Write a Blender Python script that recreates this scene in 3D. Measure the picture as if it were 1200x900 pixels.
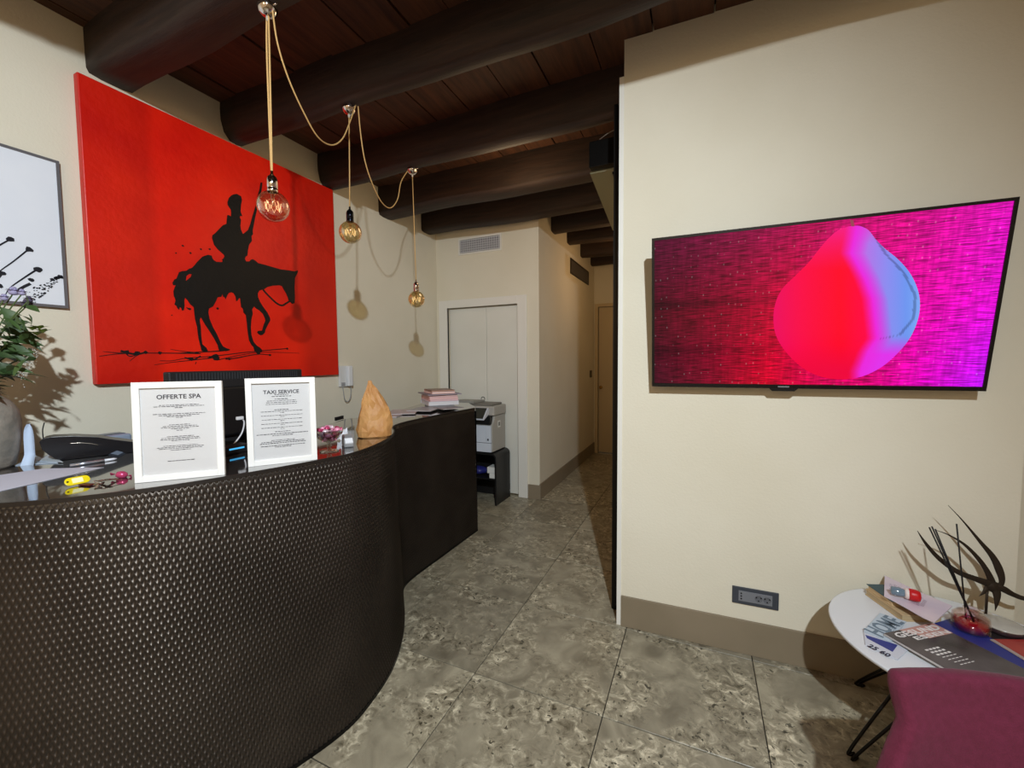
import bpy, bmesh, math, random
from mathutils import Vector, Matrix, geometry
for o in list(bpy.data.objects): bpy.data.objects.remove(o)
C = bpy.context.scene.collection
rnd = random.Random(7)
R = math.radians
# ---------------------------------------------------------------- camera
FPX = 485.564
yaw, pit, rol = R(24.31035), R(3.10823), R(-0.47739)
fw = Vector((-math.sin(yaw), math.cos(yaw), 0)); rt = Vector((math.cos(yaw), math.sin(yaw), 0)); up = Vector((0, 0, 1))
f2 = fw*math.cos(pit) - up*math.sin(pit); u2 = up*math.cos(pit) + fw*math.sin(pit)
r3 = rt*math.cos(rol) + u2*math.sin(rol); u3 = -rt*math.sin(rol) + u2*math.cos(rol)
EYE = Vector((0, 0, 1.5))
cam = bpy.data.objects.new('camera', bpy.data.cameras.new('camera')); C.objects.link(cam)
cam.data.sensor_width = 36; cam.data.lens = FPX/1200*36; cam.data.clip_start = .02
m = Matrix((r3, u3, -f2)).transposed().to_4x4(); m.translation = EYE; cam.matrix_world = m
bpy.context.scene.camera = cam
# ---------------------------------------------------------------- world, lamps, exposure
sc = bpy.context.scene
sc.view_settings.view_transform = 'Standard'; sc.view_settings.look = 'None'
sc.view_settings.exposure = 0.0; sc.view_settings.gamma = 1
sc.view_settings.use_curve_mapping = False
w = bpy.data.worlds.new('world'); sc.world = w; w.use_nodes = True
w.node_tree.nodes['Background'].inputs[0].default_value = (1.0, .70, .40, 1)
w.node_tree.nodes['Background'].inputs[1].default_value = 0.55
def lamp(kind, name, loc, energy, col, size=.1, tgt=None, **k):
    l = bpy.data.lights.new(name, kind); l.energy = energy; l.color = col
    if kind == 'AREA': l.size = size
    else: l.shadow_soft_size = size
    for a, b in k.items(): setattr(l, a, b)
    o = bpy.data.objects.new(name, l); C.objects.link(o); o.location = loc
    if tgt: o.rotation_euler = (Vector(tgt)-Vector(loc)).to_track_quat('-Z', 'Y').to_euler()
    return o
KEY = (.636, -.789, 2.956)
lamp('SPOT', 'key_spot', KEY, 540, (.83, .93, 1.0), .035, (-1.9, 1.25, .45), spot_size=R(142), spot_blend=1.0)
lamp('POINT', 'warm_fill', (-.6, -1.6, 2.6), 30, (1, .66, .34), .35)  # added soft warm fill from behind the camera, no fixture there
lamp('POINT', 'hall_fill', (-1.3, 2.9, 2.75), 9.0, (1, .72, .42), .3)  # added fill to brighten the deeper part of the room, not a real lamp
lamp('POINT', 'corridor_fill', (-.8, 5.2, 2.6), 6.0, (1, .62, .3), .12)  # added warm fill that lifts the corridor, no known source

def pix(x, y):
    return r3*((x-600)/FPX) - u3*((y-450)/FPX) + f2
def onp(x, y, n, p0):
    r = pix(x, y); n = Vector(n); t = n.dot(Vector(p0)-EYE)/n.dot(r); return EYE + r*t
def onx(x, y, a): return onp(x, y, (1, 0, 0), (a, 0, 0))
def ony(x, y, a): return onp(x, y, (0, 1, 0), (0, a, 0))
def onz(x, y, a): return onp(x, y, (0, 0, 1), (0, 0, a))

# ---------------------------------------------------------------- materials
def lin(c):
    return tuple(((v/255)/12.92 if v/255 <= .04045 else ((v/255+.055)/1.055)**2.4) for v in c) + (1,)
class NT:
    def __init__(s, mat): s.t = mat.node_tree; s.n = s.t.nodes
    def a(s, ty, **k):
        n = s.n.new(ty)
        for q, v in k.items():
            if q in n.inputs: n.inputs[q].default_value = v
            else: setattr(n, q, v)
        return n
    def l(s, a, b): s.t.links.new(a, b)
def M(name, col, rough=.5, metal=0, var=None, scale=8, bump=0, bscale=60, spec=.5, coat=0, trans=0, ior=1.45, emit=None, estr=1, alpha=1):
    m = bpy.data.materials.new(name); m.use_nodes = True; t = NT(m); b = t.n['Principled BSDF']
    b.inputs['Base Color'].default_value = lin(col); b.inputs['Roughness'].default_value = rough
    b.inputs['Metallic'].default_value = metal; b.inputs['Specular IOR Level'].default_value = spec
    b.inputs['Coat Weight'].default_value = coat; b.inputs['Transmission Weight'].default_value = trans; b.inputs['IOR'].default_value = ior
    b.inputs['Alpha'].default_value = alpha
    if emit: b.inputs['Emission Color'].default_value = lin(emit); b.inputs['Emission Strength'].default_value = estr
    if var or bump:
        tc = t.a('ShaderNodeTexCoord')
    if var:
        n = t.a('ShaderNodeTexNoise'); n.inputs['Scale'].default_value = scale; n.inputs['Detail'].default_value = 6
        t.l(tc.outputs['Object'], n.inputs['Vector'])
        r = t.a('ShaderNodeValToRGB'); r.color_ramp.elements[0].position = .35; r.color_ramp.elements[1].position = .65
        r.color_ramp.elements[0].color = lin(col); r.color_ramp.elements[1].color = lin(var)
        t.l(n.outputs['Fac'], r.inputs['Fac']); t.l(r.outputs['Color'], b.inputs['Base Color'])
    if bump:
        n = t.a('ShaderNodeTexNoise'); n.inputs['Scale'].default_value = bscale; n.inputs['Detail'].default_value = 5
        t.l(tc.outputs['Object'], n.inputs['Vector'])
        bp = t.a('ShaderNodeBump'); bp.inputs['Strength'].default_value = bump; bp.inputs['Distance'].default_value = .01
        t.l(n.outputs['Fac'], bp.inputs['Height']); t.l(bp.outputs['Normal'], b.inputs['Normal'])
    return m
def glass(name, col, tint=1.0, rough=0.0, mixf=.12):
    # thin glass: mostly clear with fresnel reflection
    m = bpy.data.materials.new(name); m.use_nodes = True; t = NT(m); t.n.remove(t.n['Principled BSDF'])
    out = t.n['Material Output']; tr = t.a('ShaderNodeBsdfTransparent'); gl = t.a('ShaderNodeBsdfGlossy'); mx = t.a('ShaderNodeMixShader')
    fr = t.a('ShaderNodeLayerWeight'); fr.inputs['Blend'].default_value = .35
    mp = t.a('ShaderNodeMath', operation='MULTIPLY_ADD'); mp.inputs[1].default_value = .55; mp.inputs[2].default_value = mixf*.5
    tr.inputs[0].default_value = lin(col); gl.inputs['Roughness'].default_value = rough; gl.inputs[0].default_value = (1, .95, .85, 1)
    t.l(fr.outputs['Facing'], mp.inputs[0]); t.l(mp.outputs[0], mx.inputs[0])
    t.l(tr.outputs[0], mx.inputs[1]); t.l(gl.outputs[0], mx.inputs[2]); t.l(mx.outputs[0], out.inputs[0])
    return m
WALL = M('wall_paint', (227, 220, 201), .75, var=(221, 213, 192), scale=1.3, bump=.12, bscale=90)
WHITE_TRIM = M('white_trim', (230, 227, 218), .4)
DOORW = M('door_white', (226, 224, 214), .45, var=(220, 218, 207), scale=2)
DOORB = M('door_beige', (205, 186, 150), .5)
BASE = M('baseboard_taupe', (140, 126, 105), .5, var=(132, 119, 98), scale=3)
BLACK = M('black_plastic', (18, 18, 20), .4)
BLACKM = M('black_metal', (20, 19, 18), .35, .6)
CHROME = M('chrome', (215, 205, 200), .08, 1)
GLOSSTOP = M('smoked_top', (42, 38, 36), .08, 0, spec=.9, coat=1)
def wood(name, c1, c2):
    m = bpy.data.materials.new(name); m.use_nodes = True; t = NT(m); b = t.n['Principled BSDF']
    tc = t.a('ShaderNodeTexCoord'); mp = t.a('ShaderNodeMapping'); mp.inputs['Scale'].default_value = (1.2, 14, 14) if 'beam' in name else (14, 1.2, 14)
    oi = t.a('ShaderNodeObjectInfo'); ad = t.a('ShaderNodeVectorMath', operation='ADD'); ml = t.a('ShaderNodeMath', operation='MULTIPLY'); ml.inputs[1].default_value = 31
    t.l(oi.outputs['Random'], ml.inputs[0]); t.l(tc.outputs['Object'], ad.inputs[0]); t.l(ml.outputs[0], ad.inputs[1]); t.l(ad.outputs[0], mp.inputs[0])
    n = t.a('ShaderNodeTexNoise'); n.inputs['Scale'].default_value = 1.6; n.inputs['Detail'].default_value = 8; n.inputs['Roughness'].default_value = .65
    t.l(mp.outputs[0], n.inputs['Vector'])
    r = t.a('ShaderNodeValToRGB'); r.color_ramp.elements[0].position = .3; r.color_ramp.elements[1].position = .72
    r.color_ramp.elements[0].color = lin(c1); r.color_ramp.elements[1].color = lin(c2)
    t.l(n.outputs['Fac'], r.inputs[0]); t.l(r.outputs[0], b.inputs['Base Color']); b.inputs['Roughness'].default_value = .7
    bp = t.a('ShaderNodeBump'); bp.inputs['Strength'].default_value = .5; bp.inputs['Distance'].default_value = .01
    t.l(n.outputs['Fac'], bp.inputs['Height']); t.l(bp.outputs[0], b.inputs['Normal'])
    return m
BEAM = wood('beam_wood', (27, 17, 12), (60, 40, 28)); BOARD = wood('board_wood', (50, 28, 14), (94, 56, 31))
def stone():
    m = bpy.data.materials.new('travertine'); m.use_nodes = True; t = NT(m); b = t.n['Principled BSDF']
    ge = t.a('ShaderNodeNewGeometry'); oi = t.a('ShaderNodeObjectInfo')
    ml = t.a('ShaderNodeMath', operation='MULTIPLY'); ml.inputs[1].default_value = 40; t.l(oi.outputs['Random'], ml.inputs[0])
    ad = t.a('ShaderNodeVectorMath', operation='ADD'); t.l(ge.outputs['Position'], ad.inputs[0]); t.l(ml.outputs[0], ad.inputs[1])
    big = t.a('ShaderNodeTexNoise'); big.inputs['Scale'].default_value = 2.2; big.inputs['Detail'].default_value = 3; big.inputs['Distortion'].default_value = 1.4
    t.l(ad.outputs[0], big.inputs['Vector'])
    fine = t.a('ShaderNodeTexNoise'); fine.inputs['Scale'].default_value = 21; fine.inputs['Detail'].default_value = 9; fine.inputs['Roughness'].default_value = .68; fine.inputs['Distortion'].default_value = .9
    t.l(ad.outputs[0], fine.inputs['Vector'])
    # veins are denser in some zones of each slab
    cr = t.a('ShaderNodeValToRGB'); e = cr.color_ramp.elements
    e[0].position = .33; e[0].color = lin((88, 80, 60)); e[1].position = .66; e[1].color = lin((250, 238, 208))
    x = e.new(.43); x.color = lin((146, 136, 114)); x = e.new(.53); x.color = lin((178, 168, 143))
    t.l(fine.outputs['Fac'], cr.inputs[0])
    soft = t.a('ShaderNodeTexNoise'); soft.inputs['Scale'].default_value = 5; soft.inputs['Detail'].default_value = 6; soft.inputs['Distortion'].default_value = 1.2
    t.l(ad.outputs[0], soft.inputs['Vector'])
    cs = t.a('ShaderNodeValToRGB'); e = cs.color_ramp.elements
    e[0].position = .3; e[0].color = lin((126, 117, 98)); e[1].position = .7; e[1].color = lin((190, 180, 155))
    t.l(soft.outputs['Fac'], cs.inputs[0])
    mr = t.a('ShaderNodeMapRange'); mr.inputs['From Min'].default_value = .38; mr.inputs['From Max'].default_value = .6
    t.l(big.outputs['Fac'], mr.inputs[0])
    mx = t.a('ShaderNodeMix', data_type='RGBA'); t.l(mr.outputs[0], mx.inputs[0]); t.l(cs.outputs[0], mx.inputs[6]); t.l(cr.outputs[0], mx.inputs[7])
    # pits
    v = t.a('ShaderNodeTexNoise'); v.inputs['Scale'].default_value = 48; v.inputs['Detail'].default_value = 2; v.inputs['Distortion'].default_value = .4
    t.l(ad.outputs[0], v.inputs['Vector'])
    pr = t.a('ShaderNodeMapRange'); pr.inputs['From Min'].default_value = .62; pr.inputs['From Max'].default_value = .67; t.l(v.outputs['Fac'], pr.inputs[0])
    pm = t.a('ShaderNodeMath', operation='MULTIPLY'); t.l(pr.outputs[0], pm.inputs[0]); t.l(mr.outputs[0], pm.inputs[1])
    m2 = t.a('ShaderNodeMix', data_type='RGBA'); t.l(pm.outputs[0], m2.inputs[0]); t.l(mx.outputs[2], m2.inputs[6]); m2.inputs[7].default_value = lin((66, 60, 46))
    # slab to slab brightness
    h = t.a('ShaderNodeHueSaturation'); mr2 = t.a('ShaderNodeMapRange'); mr2.inputs['To Min'].default_value = .68; mr2.inputs['To Max'].default_value = .90
    t.l(oi.outputs['Random'], mr2.inputs[0]); t.l(mr2.outputs[0], h.inputs['Value']); t.l(m2.outputs[2], h.inputs['Color'])
    t.l(h.outputs[0], b.inputs['Base Color']); b.inputs['Roughness'].default_value = .38
    bp = t.a('ShaderNodeBump'); bp.inputs['Strength'].default_value = .35; bp.inputs['Distance'].default_value = .004
    t.l(fine.outputs['Fac'], bp.inputs['Height']); t.l(bp.outputs[0], b.inputs['Normal'])
    return m
STONE = stone(); GROUT = M('grout', (40, 36, 29), .9)

# ---------------------------------------------------------------- mesh builder
class MB:
    def __init__(s): s.v = []; s.f = []; s.sm = []; s.mi = []
    def add(s, vs, fs, smooth=False, mi=0):
        o = len(s.v); s.v += [Vector(v) for v in vs]
        for f in fs: s.f.append([i+o for i in f]); s.sm.append(smooth); s.mi.append(mi)
        return s
    def box(s, a, b, mi=0):
        x0, y0, z0 = a; x1, y1, z1 = b
        return s.add([(x0,y0,z0),(x1,y0,z0),(x1,y1,z0),(x0,y1,z0),(x0,y0,z1),(x1,y0,z1),(x1,y1,z1),(x0,y1,z1)],
                     [(0,3,2,1),(4,5,6,7),(0,1,5,4),(1,2,6,5),(2,3,7,6),(3,0,4,7)], mi=mi)
    def obox(s, c, u, v, w_, mi=0):   # centre and three half-vectors
        c, u, v, w_ = map(Vector, (c, u, v, w_))
        P = [c+u*a+v*b+w_*d for d in (-1, 1) for a, b in ((-1,-1),(1,-1),(1,1),(-1,1))]
        return s.add(P, [(0,3,2,1),(4,5,6,7),(0,1,5,4),(1,2,6,5),(2,3,7,6),(3,0,4,7)], mi=mi)
    def prism(s, pts, d, mi=0):       # polygon extruded by vector d
        pts = [Vector(p) for p in pts]; d = Vector(d); n = len(pts)
        tr = geometry.tessellate_polygon([pts]); o = len(s.v); s.v += pts + [p+d for p in pts]
        for t in tr:
            s.f.append([o+i for i in t]); s.sm.append(False); s.mi.append(mi)
            s.f.append([o+n+i for i in reversed(t)]); s.sm.append(False); s.mi.append(mi)
        for i in range(n):
            j = (i+1) % n; s.f.append([o+i, o+j, o+n+j, o+n+i]); s.sm.append(False); s.mi.append(mi)
        return s
    def tube(s, pts, r, n=8, cap=True, mi=0):
        pts = [Vector(p) for p in pts]; rs = r if isinstance(r, (list, tuple)) else [r]*len(pts)
        o = len(s.v); up0 = None
        for i, p in enumerate(pts):
            d = (pts[min(i+1, len(pts)-1)] - pts[max(i-1, 0)]).normalized()
            if up0 is None: up0 = d.orthogonal().normalized()
            a = (up0 - d*up0.dot(d)); a = a.normalized() if a.length > 1e-6 else d.orthogonal().normalized(); up0 = a; b = d.cross(a)
            for k in range(n):
                t = 2*math.pi*k/n; s.v.append(p + (a*math.cos(t)+b*math.sin(t))*rs[i])
        for i in range(len(pts)-1):
            for k in range(n):
                k2 = (k+1) % n; s.f.append([o+i*n+k, o+i*n+k2, o+(i+1)*n+k2, o+(i+1)*n+k]); s.sm.append(True); s.mi.append(mi)
        if cap:
            s.f.append([o+k for k in reversed(range(n))]); s.sm.append(False); s.mi.append(mi)
            s.f.append([o+(len(pts)-1)*n+k for k in range(n)]); s.sm.append(False); s.mi.append(mi)
        return s
    def lathe(s, c, prof, n=24, axis=(0,0,1), mi=0):
        c = Vector(c); ax = Vector(axis).normalized(); a = ax.orthogonal().normalized(); b = ax.cross(a); o = len(s.v); m_ = len(prof)
        for r, z in prof:
            for k in range(n):
                t = 2*math.pi*k/n; s.v.append(c + ax*z + (a*math.cos(t)+b*math.sin(t))*max(r, 1e-5))
        for i in range(m_-1):
            for k in range(n):
                k2 = (k+1) % n; s.f.append([o+i*n+k, o+i*n+k2, o+(i+1)*n+k2, o+(i+1)*n+k]); s.sm.append(True); s.mi.append(mi)
        return s
    def grid(s, rows, smooth=True, mi=0):
        o = len(s.v); n = len(rows[0])
        for r_ in rows: s.v += [Vector(p) for p in r_]
        for i in range(len(rows)-1):
            for k in range(n-1):
                s.f.append([o+i*n+k, o+i*n+k+1, o+(i+1)*n+k+1, o+(i+1)*n+k]); s.sm.append(smooth); s.mi.append(mi)
        return s
    def obj(s, name, mat, parent=None, bevel=0, seg=2, label=None, kind=None, orient=True):
        me = bpy.data.meshes.new(name); off = WL.get(parent.name, Vector()) if parent else Vector()
        me.from_pydata([v-off for v in s.v], [], s.f)
        for p, q, i in zip(me.polygons, s.sm, s.mi): p.use_smooth = q; p.material_index = i
        for mm in (mat if isinstance(mat, (list, tuple)) else [mat]): me.materials.append(mm)
        if orient:
            bm = bmesh.new(); bm.from_mesh(me); bmesh.ops.recalc_face_normals(bm, faces=bm.faces); bm.to_mesh(me); bm.free()
        o = bpy.data.objects.new(name, me); C.objects.link(o)
        if parent: o.parent = parent; WL[o.name] = off.copy()
        if bevel:
            b = o.modifiers.new('bevel', 'BEVEL'); b.width = bevel; b.segments = seg; b.limit_method = 'ANGLE'
        if label: o['label'] = label
        if kind: o['kind'] = kind
        return o
WL = {}
def thing(name, label, cat, loc=(0,0,0), group=None):
    o = bpy.data.objects.new(name, None); C.objects.link(o); o.location = loc; WL[o.name] = Vector(loc)
    o['label'] = label; o['category'] = cat; o.empty_display_size = .05
    if group: o['group'] = group
    return o
def setting(name, loc=(0,0,0)):
    o = bpy.data.objects.new(name, None); C.objects.link(o); o.location = loc; WL[o.name] = Vector(loc); o['kind'] = 'structure'; return o
def tag(o, label, cat, group=None):
    o['label'] = label; o['category'] = cat
    if group: o['group'] = group
    return o
def struct(name, mb, mat, parent=None, **k):
    o = mb.obj(name, mat, parent, **k)
    o['kind'] = 'structure'; return o
def V(*a): return Vector(a)
def smoothpts(P, n=8):
    P = [Vector(p) for p in P]; out = []
    for i in range(len(P)-1):
        p0, p1, p2, p3 = P[max(i-1,0)], P[i], P[i+1], P[min(i+2, len(P)-1)]
        for k in range(n):
            t = k/n; out.append(.5*((2*p1)+(p2-p0)*t+(2*p0-5*p1+4*p2-p3)*t*t+(-p0+3*p1-3*p2+p3)*t**3))
    out.append(P[-1]); return out

# ================================================================ ROOM SHELL
XW, YB, XC, YE = -2.8456, 4.157, -1.557, 6.68
ZC = 3.20
TA = R(2.02558); TU = V(math.cos(TA), math.sin(TA), 0); TN = V(math.sin(TA), -math.cos(TA), 0)  # along the screen wall, out of it
W0 = V(-.408, 2.326, 0)
# floor with stone tiles
fl = struct('floor', MB().box((XW-.1, -2.7, -.12), (2.6, 6.9, -.006)), GROUT)
tx, ty = .615, .627
tme = None
for i in range(-4, 6):
    for j in range(-7, 9):
        cx, cy = -.966+tx*i+tx/2, 1.675+ty*j+ty/2
        if cx-tx/2 > 2.3 or cy > 6.9: continue
        if cy > YB+.3 and (cx < XC-.4 or cx > .2): continue
        if tme is None:
            hx, hy = tx/2-.0020, ty/2-.0030
            t0 = MB().add([(-hx,-hy,-.02),(hx,-hy,-.02),(hx,hy,-.02),(-hx,hy,-.02),(-hx,-hy,-.0015),(hx,-hy,-.0015),(hx,hy,-.0015),(-hx,hy,-.0015),
                           (-hx+.0015,-hy+.0015,0),(hx-.0015,-hy+.0015,0),(hx-.0015,hy-.0015,0),(-hx+.0015,hy-.0015,0)],
                          [(0,1,5,4),(1,2,6,5),(2,3,7,6),(3,0,4,7),(4,5,9,8),(5,6,10,9),(6,7,11,10),(7,4,8,11),(8,9,10,11)]).obj('tile', STONE, fl)
            tme = t0.data; o = t0
        else:
            o = bpy.data.objects.new('tile', tme); C.objects.link(o); o.parent = fl
        o.location = (cx, cy, rnd.uniform(-.0008, .0004))
# walls
struct('wall_left', MB().box((XW-.15, -2.7, 0), (XW, YB, 3.3)), WALL)
dx0, dx1, dz = -2.702, -1.802, 2.125
struct('wall_back', MB().box((XW-.15, YB, 0), (dx0, YB+.12, 3.3)).box((dx1, YB, 0), (XC, YB+.12, 3.3)).box((dx0, YB, dz), (dx1, YB+.12, 3.3)).box((XW-.15, YB+.45, 0), (XC-.12, YB+.5, 3.3)), WALL)
struct('wall_corridor', MB().box((XC-.12, YB+.12, 0), (XC, YE, 3.3)), WALL)
e0, e1, ez = -1.49, -.70, 2.36
struct('wall_end', MB().box((XC-.12, YE, 0), (e0, YE+.12, 3.3)).box((e1, YE, 0), (.3, YE+.12, 3.3)).box((e0, YE, ez), (e1, YE+.12, 3.3)), WALL)
def wq(u, d, z): p = W0 + TU*u - TN*d; return (p.x, p.y, z)   # u along the wall, d into it
UE = 1.622
struct('wall_front', MB().prism([wq(.024, 0, 0), wq(UE, 0, 0), wq(UE, .14, 0), wq(.024, .14, 0)], (0,0,3.3)), WALL)
struct('wall_recess', MB().box((1.2, 2.75, 0), (2.4, 2.87, 3.3)), WALL)
struct('wall_right', MB().box((2.3, -2.7, 0), (2.42, 2.75, 3.3)), WALL)
struct('wall_passage', MB().box((-.42, 2.52, 0), (-.30, YE, 3.3)), WALL)
struct('trim_1', MB().prism([wq(0, -.004, 0), wq(.024, -.004, 0), wq(.024, .13, 0), wq(0, .13, 0)], (0,0,3.0)), WHITE_TRIM)
struct('baseboard_front', MB().prism([wq(.0245, -.012, 0), wq(UE, -.012, 0), wq(UE, 0, 0), wq(.0245, 0, 0)], (0,0,.175)), BASE, bevel=.002)
struct('baseboard_corridor', MB().box((XC, YB-.012, 0), (XC+.013, YE, .17)), BASE)
struct('baseboard_back', MB().box((-1.688, YB-.012, 0), (XC, YB, .155)), BASE)
struct('baseboard_left', MB().box((XW, -2.7, 0), (XW+.013, YB, .155)), BASE)
# black frame of the sliding door behind the screen wall
struct('trim_2', MB().box((-.462, 2.46, 0), (-.425, 2.52, 2.95)), BLACKM)
# door in the back wall
d1 = setting('door_1', (-2.25, YB, 0))
MB().box((-2.81, YB-.018, 0), (dx0, YB+.03, 2.215)).box((dx1, YB-.018, 0), (-1.694, YB+.03, 2.215)).box((dx0, YB-.018, dz), (dx1, YB+.03, 2.215)).obj('door_frame', WHITE_TRIM, d1, bevel=.003)
sx = -2.212
MB().box((dx0+.004, YB+.045, .012), (sx-.002, YB+.08, dz-.004)).obj('door_leaf', DOORW, d1, bevel=.003)
MB().box((sx+.002, YB+.045, .012), (dx1-.004, YB+.08, dz-.004)).obj('door_leaf', DOORW, d1, bevel=.003)
# door at the corridor's end
d2 = setting('door_2', (-1.1, YE, 0))
MB().box((e0-.05, YE-.015, 0), (e0, YE+.03, ez+.05)).box((e1, YE-.015, 0), (e1+.05, YE+.03, ez+.05)).box((e0, YE-.015, ez), (e1, YE+.03, ez+.05)).obj('door_frame', DOORB, d2)
lf = MB().box((e0+.003, YE+.03, .012), (e1-.003, YE+.06, ez-.003)).obj('door_leaf', DOORB, d2)
kp = ony(704, 454, YE)
MB().lathe((kp.x, YE+.03, kp.z), [(.001,-.05),(.02,-.048),(.027,-.03),(.018,-.015),(.012,0)], 14, (0,1,0)).obj('door_knob', M('brass', (190,150,80), .25, 1), lf)

# ceiling: slab, boards between beams, beams
ce = struct('ceiling', MB().box((XW-.15, -2.7, ZC+.03), (2.42, 6.9, ZC+.15)), M('ceiling_dark', (20, 13, 9), .9))
beams = [(-2.1,.20,2.96,'s'),(-1.45,.20,2.97,'s'),(-.75,.2,2.985,'s'),(0.05,.20,3.0,'s'),(1.09,.20,2.965,'s'),(1.77,.175,2.965,'r'),(2.515,.175,2.95,'r'),(3.19,.2,2.925,'s'),(3.88,.19,2.95,'s'),(4.55,.17,2.97,'s'),(5.19,.16,2.99,'s'),(5.83,.15,2.975,'s'),(6.42,.15,2.99,'s')]
for k, (y0, wd, zb, ty_) in enumerate(beams):
    mb = MB(); xa, xb = XW-.05, 2.35
    if y0 > 4: xa = XC-.05; xb = .1
    n = 26; rows = []
    for i in range(n+1):
        x = xa+(xb-xa)*i/n; a = .012*math.sin(x*2.1+k*2)+.006*math.sin(x*7+k); b = .010*math.sin(x*3.3+k*1.3)
        h = ZC+.02-zb
        if ty_ == 'r':
            pr = [(-.5,1),(-.53,.72),(-.52,.45),(-.42,.18),(-.22,.02),(0,0),(.22,.02),(.42,.18),(.52,.45),(.53,.72),(.5,1)]
        else:
            pr = [(-.5,1),(-.5,.6),(-.49,.12),(-.44,.03),(-.2,0),(.2,0),(.44,.03),(.49,.12),(.5,.6),(.5,1)]
        rows.append([(x, y0+wd/2+q*wd+a, zb+t*h+b*(1-t)) for q, t in pr])
    mb.grid(rows, smooth=True)
    mb.f.append(list(range(len(rows[0])))); mb.sm.append(False); mb.mi.append(0)
    nn = len(mb.v)-len(rows[0]); mb.f.append(list(range(nn, nn+len(rows[0])))); mb.sm.append(False); mb.mi.append(0)
    mb.obj('beam', BEAM, ce, orient=True)
ys = [b[0]+b[1]/2 for b in beams]+[6.9]; ys = [-2.7]+ys
for k in range(len(ys)-1):
    x = XW-rnd.uniform(0, .2)
    while x < 2.35:
        wdt = rnd.uniform(.22, .32); xe = x+wdt
        if not (ys[k] > 4.2 and (x < XC-.25 or x > .2)):
            dz_ = rnd.uniform(0, .012)
            MB().box((max(x, XW-.1)+.004, ys[k], ZC-.016-dz_+.012), (xe-.004, ys[k+1], ZC+.028)).obj('board', BOARD, ce)
        x = xe

# header box and slanted panel above the passage
hd = thing('door_track_box', 'black box housing at the top of the passage beside the screen wall', 'box', (-.53, 2.6, 2.70))
a_, b_ = onz(690, 166, 2.93), onz(690, 199, 2.76)
MB().box((-.665, 2.70, 2.738), (-.43, 2.765, 2.90)).obj('housing', BLACKM, hd, bevel=.004)
MB().tube([(-.60,2.71,2.905),(-.55,2.71,2.93),(-.50,2.71,2.945),(-.45,2.71,2.94)], .003, 6).obj('cable', M('cable_grey', (120,110,100), .5), hd)
hp = thing('ceiling_panel', 'greenish-grey glazed panel behind the black box over the passage', 'panel', (-.6, 3.2, 2.7))
c1, c2, c3 = onz(689.5, 199, 2.738), onz(718, 269, 2.738), onz(716, 193, 2.738)
PANEL = M('panel_grey', (150, 150, 125), .25)
MB().prism([(c1.x, 2.77, 2.73), (-.425, 2.77, 2.73), (-.425, c2.y, 2.73), (c2.x, c2.y, 2.73)], (0,0,.012)).obj('pane', PANEL, hp)
MB().box((-.535, 2.80, 2.715), (-.52, 3.9, 2.73)).box((-.50, 2.78, 2.70), (-.485, 2.80, 2.73)).box((-.47, 2.78, 2.70), (-.455, 2.80, 2.73)).obj('rail', BLACKM, hp)

# vents, switch, socket
vt = thing('vent_grille', 'white perforated air grille high on the wall above the white door', 'vent', (-2.26, YB, 2.81))
x0, x1, z0, z1 = -2.515, -2.005, 2.735, 2.885
MB().box((x0, YB-.003, z0), (x1, YB-.001, z1)).obj('backing', M('vent_dark', (26, 28, 34), .7), vt)
mb = MB()
for i in range(18): x = x0+(x1-x0)*(i+.5)/18; mb.box((x-.0048, YB-.010, z0), (x+.0048, YB-.004, z1))
for i in range(6): z = z0+(z1-z0)*(i+.5)/6; mb.box((x0, YB-.0092, z-.0045), (x1, YB-.0045, z+.0045))
mb.obj('grid', M('vent_white', (205, 205, 208), .5), vt)
MB().box((x0-.018, YB-.012, z0-.018), (x0, YB-.001, z1+.018)).box((x1, YB-.012, z0-.018), (x1+.018, YB-.001, z1+.018)).box((x0, YB-.012, z1), (x1, YB-.001, z1+.018)).box((x0, YB-.012, z0-.018), (x1, YB-.001, z0)).obj('frame', WHITE_TRIM, vt)
vc = thing('vent_grille', 'dark-framed air grille high on the corridor wall', 'vent', (XC, 5.8, 2.75))
MB().box((XC+.001, 5.34, 2.66), (XC+.006, 6.26, 2.83)).obj('backing', M('vent_grey', (88, 84, 84), .5), vc)
MB().box((XC+.001, 5.32, 2.645), (XC+.014, 6.28, 2.66)).box((XC+.001, 5.32, 2.83), (XC+.014, 6.28, 2.845)).box((XC+.001, 5.32, 2.66), (XC+.014, 5.34, 2.83)).box((XC+.001, 6.26, 2.66), (XC+.014, 6.28, 2.83)).obj('frame', M('vent_frame', (52, 44, 38), .5), vc)
mb = MB()
for i in range(7): z = 2.672+i*.025; mb.obox((XC+.009, 5.8, z), (.004, 0, -.004), (0, .46, 0), (.0008, 0, .0008))
mb.obj('slats', M('vent_slat', (110, 104, 104), .4), vc, kind='stuff')
sw = thing('light_switch', 'small dark switch plate on the corridor wall near its end', 'switch', (XC, 6.45, 1.3))
MB().box((XC, 6.40, 1.24), (XC+.009, 6.52, 1.35)).obj('plate', M('switch_plate', (70, 58, 42), .4), sw, bevel=.002)
MB().box((XC+.009, 6.425, 1.26), (XC+.013, 6.46, 1.33)).box((XC+.009, 6.465, 1.26), (XC+.013, 6.50, 1.33)).obj('rocker', M('switch_rocker', (95, 82, 62), .4), sw, bevel=.001)
def wp(u, d, z): p = W0 + TU*u + TN*d; return V(p.x, p.y, z)   # d out of the screen wall
sk = thing('power_outlet', 'dark grey double power outlet low on the wall below the television', 'outlet', tuple(wp(.68, 0, .30)))
def wbox(u0, u1, d0, d1, z0, z1, mb=None):
    mb = mb or MB(); c = wp((u0+u1)/2, (d0+d1)/2, (z0+z1)/2)
    return mb.obox(c, TU*((u1-u0)/2), TN*((d1-d0)/2), V(0,0,(z1-z0)/2))
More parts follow.
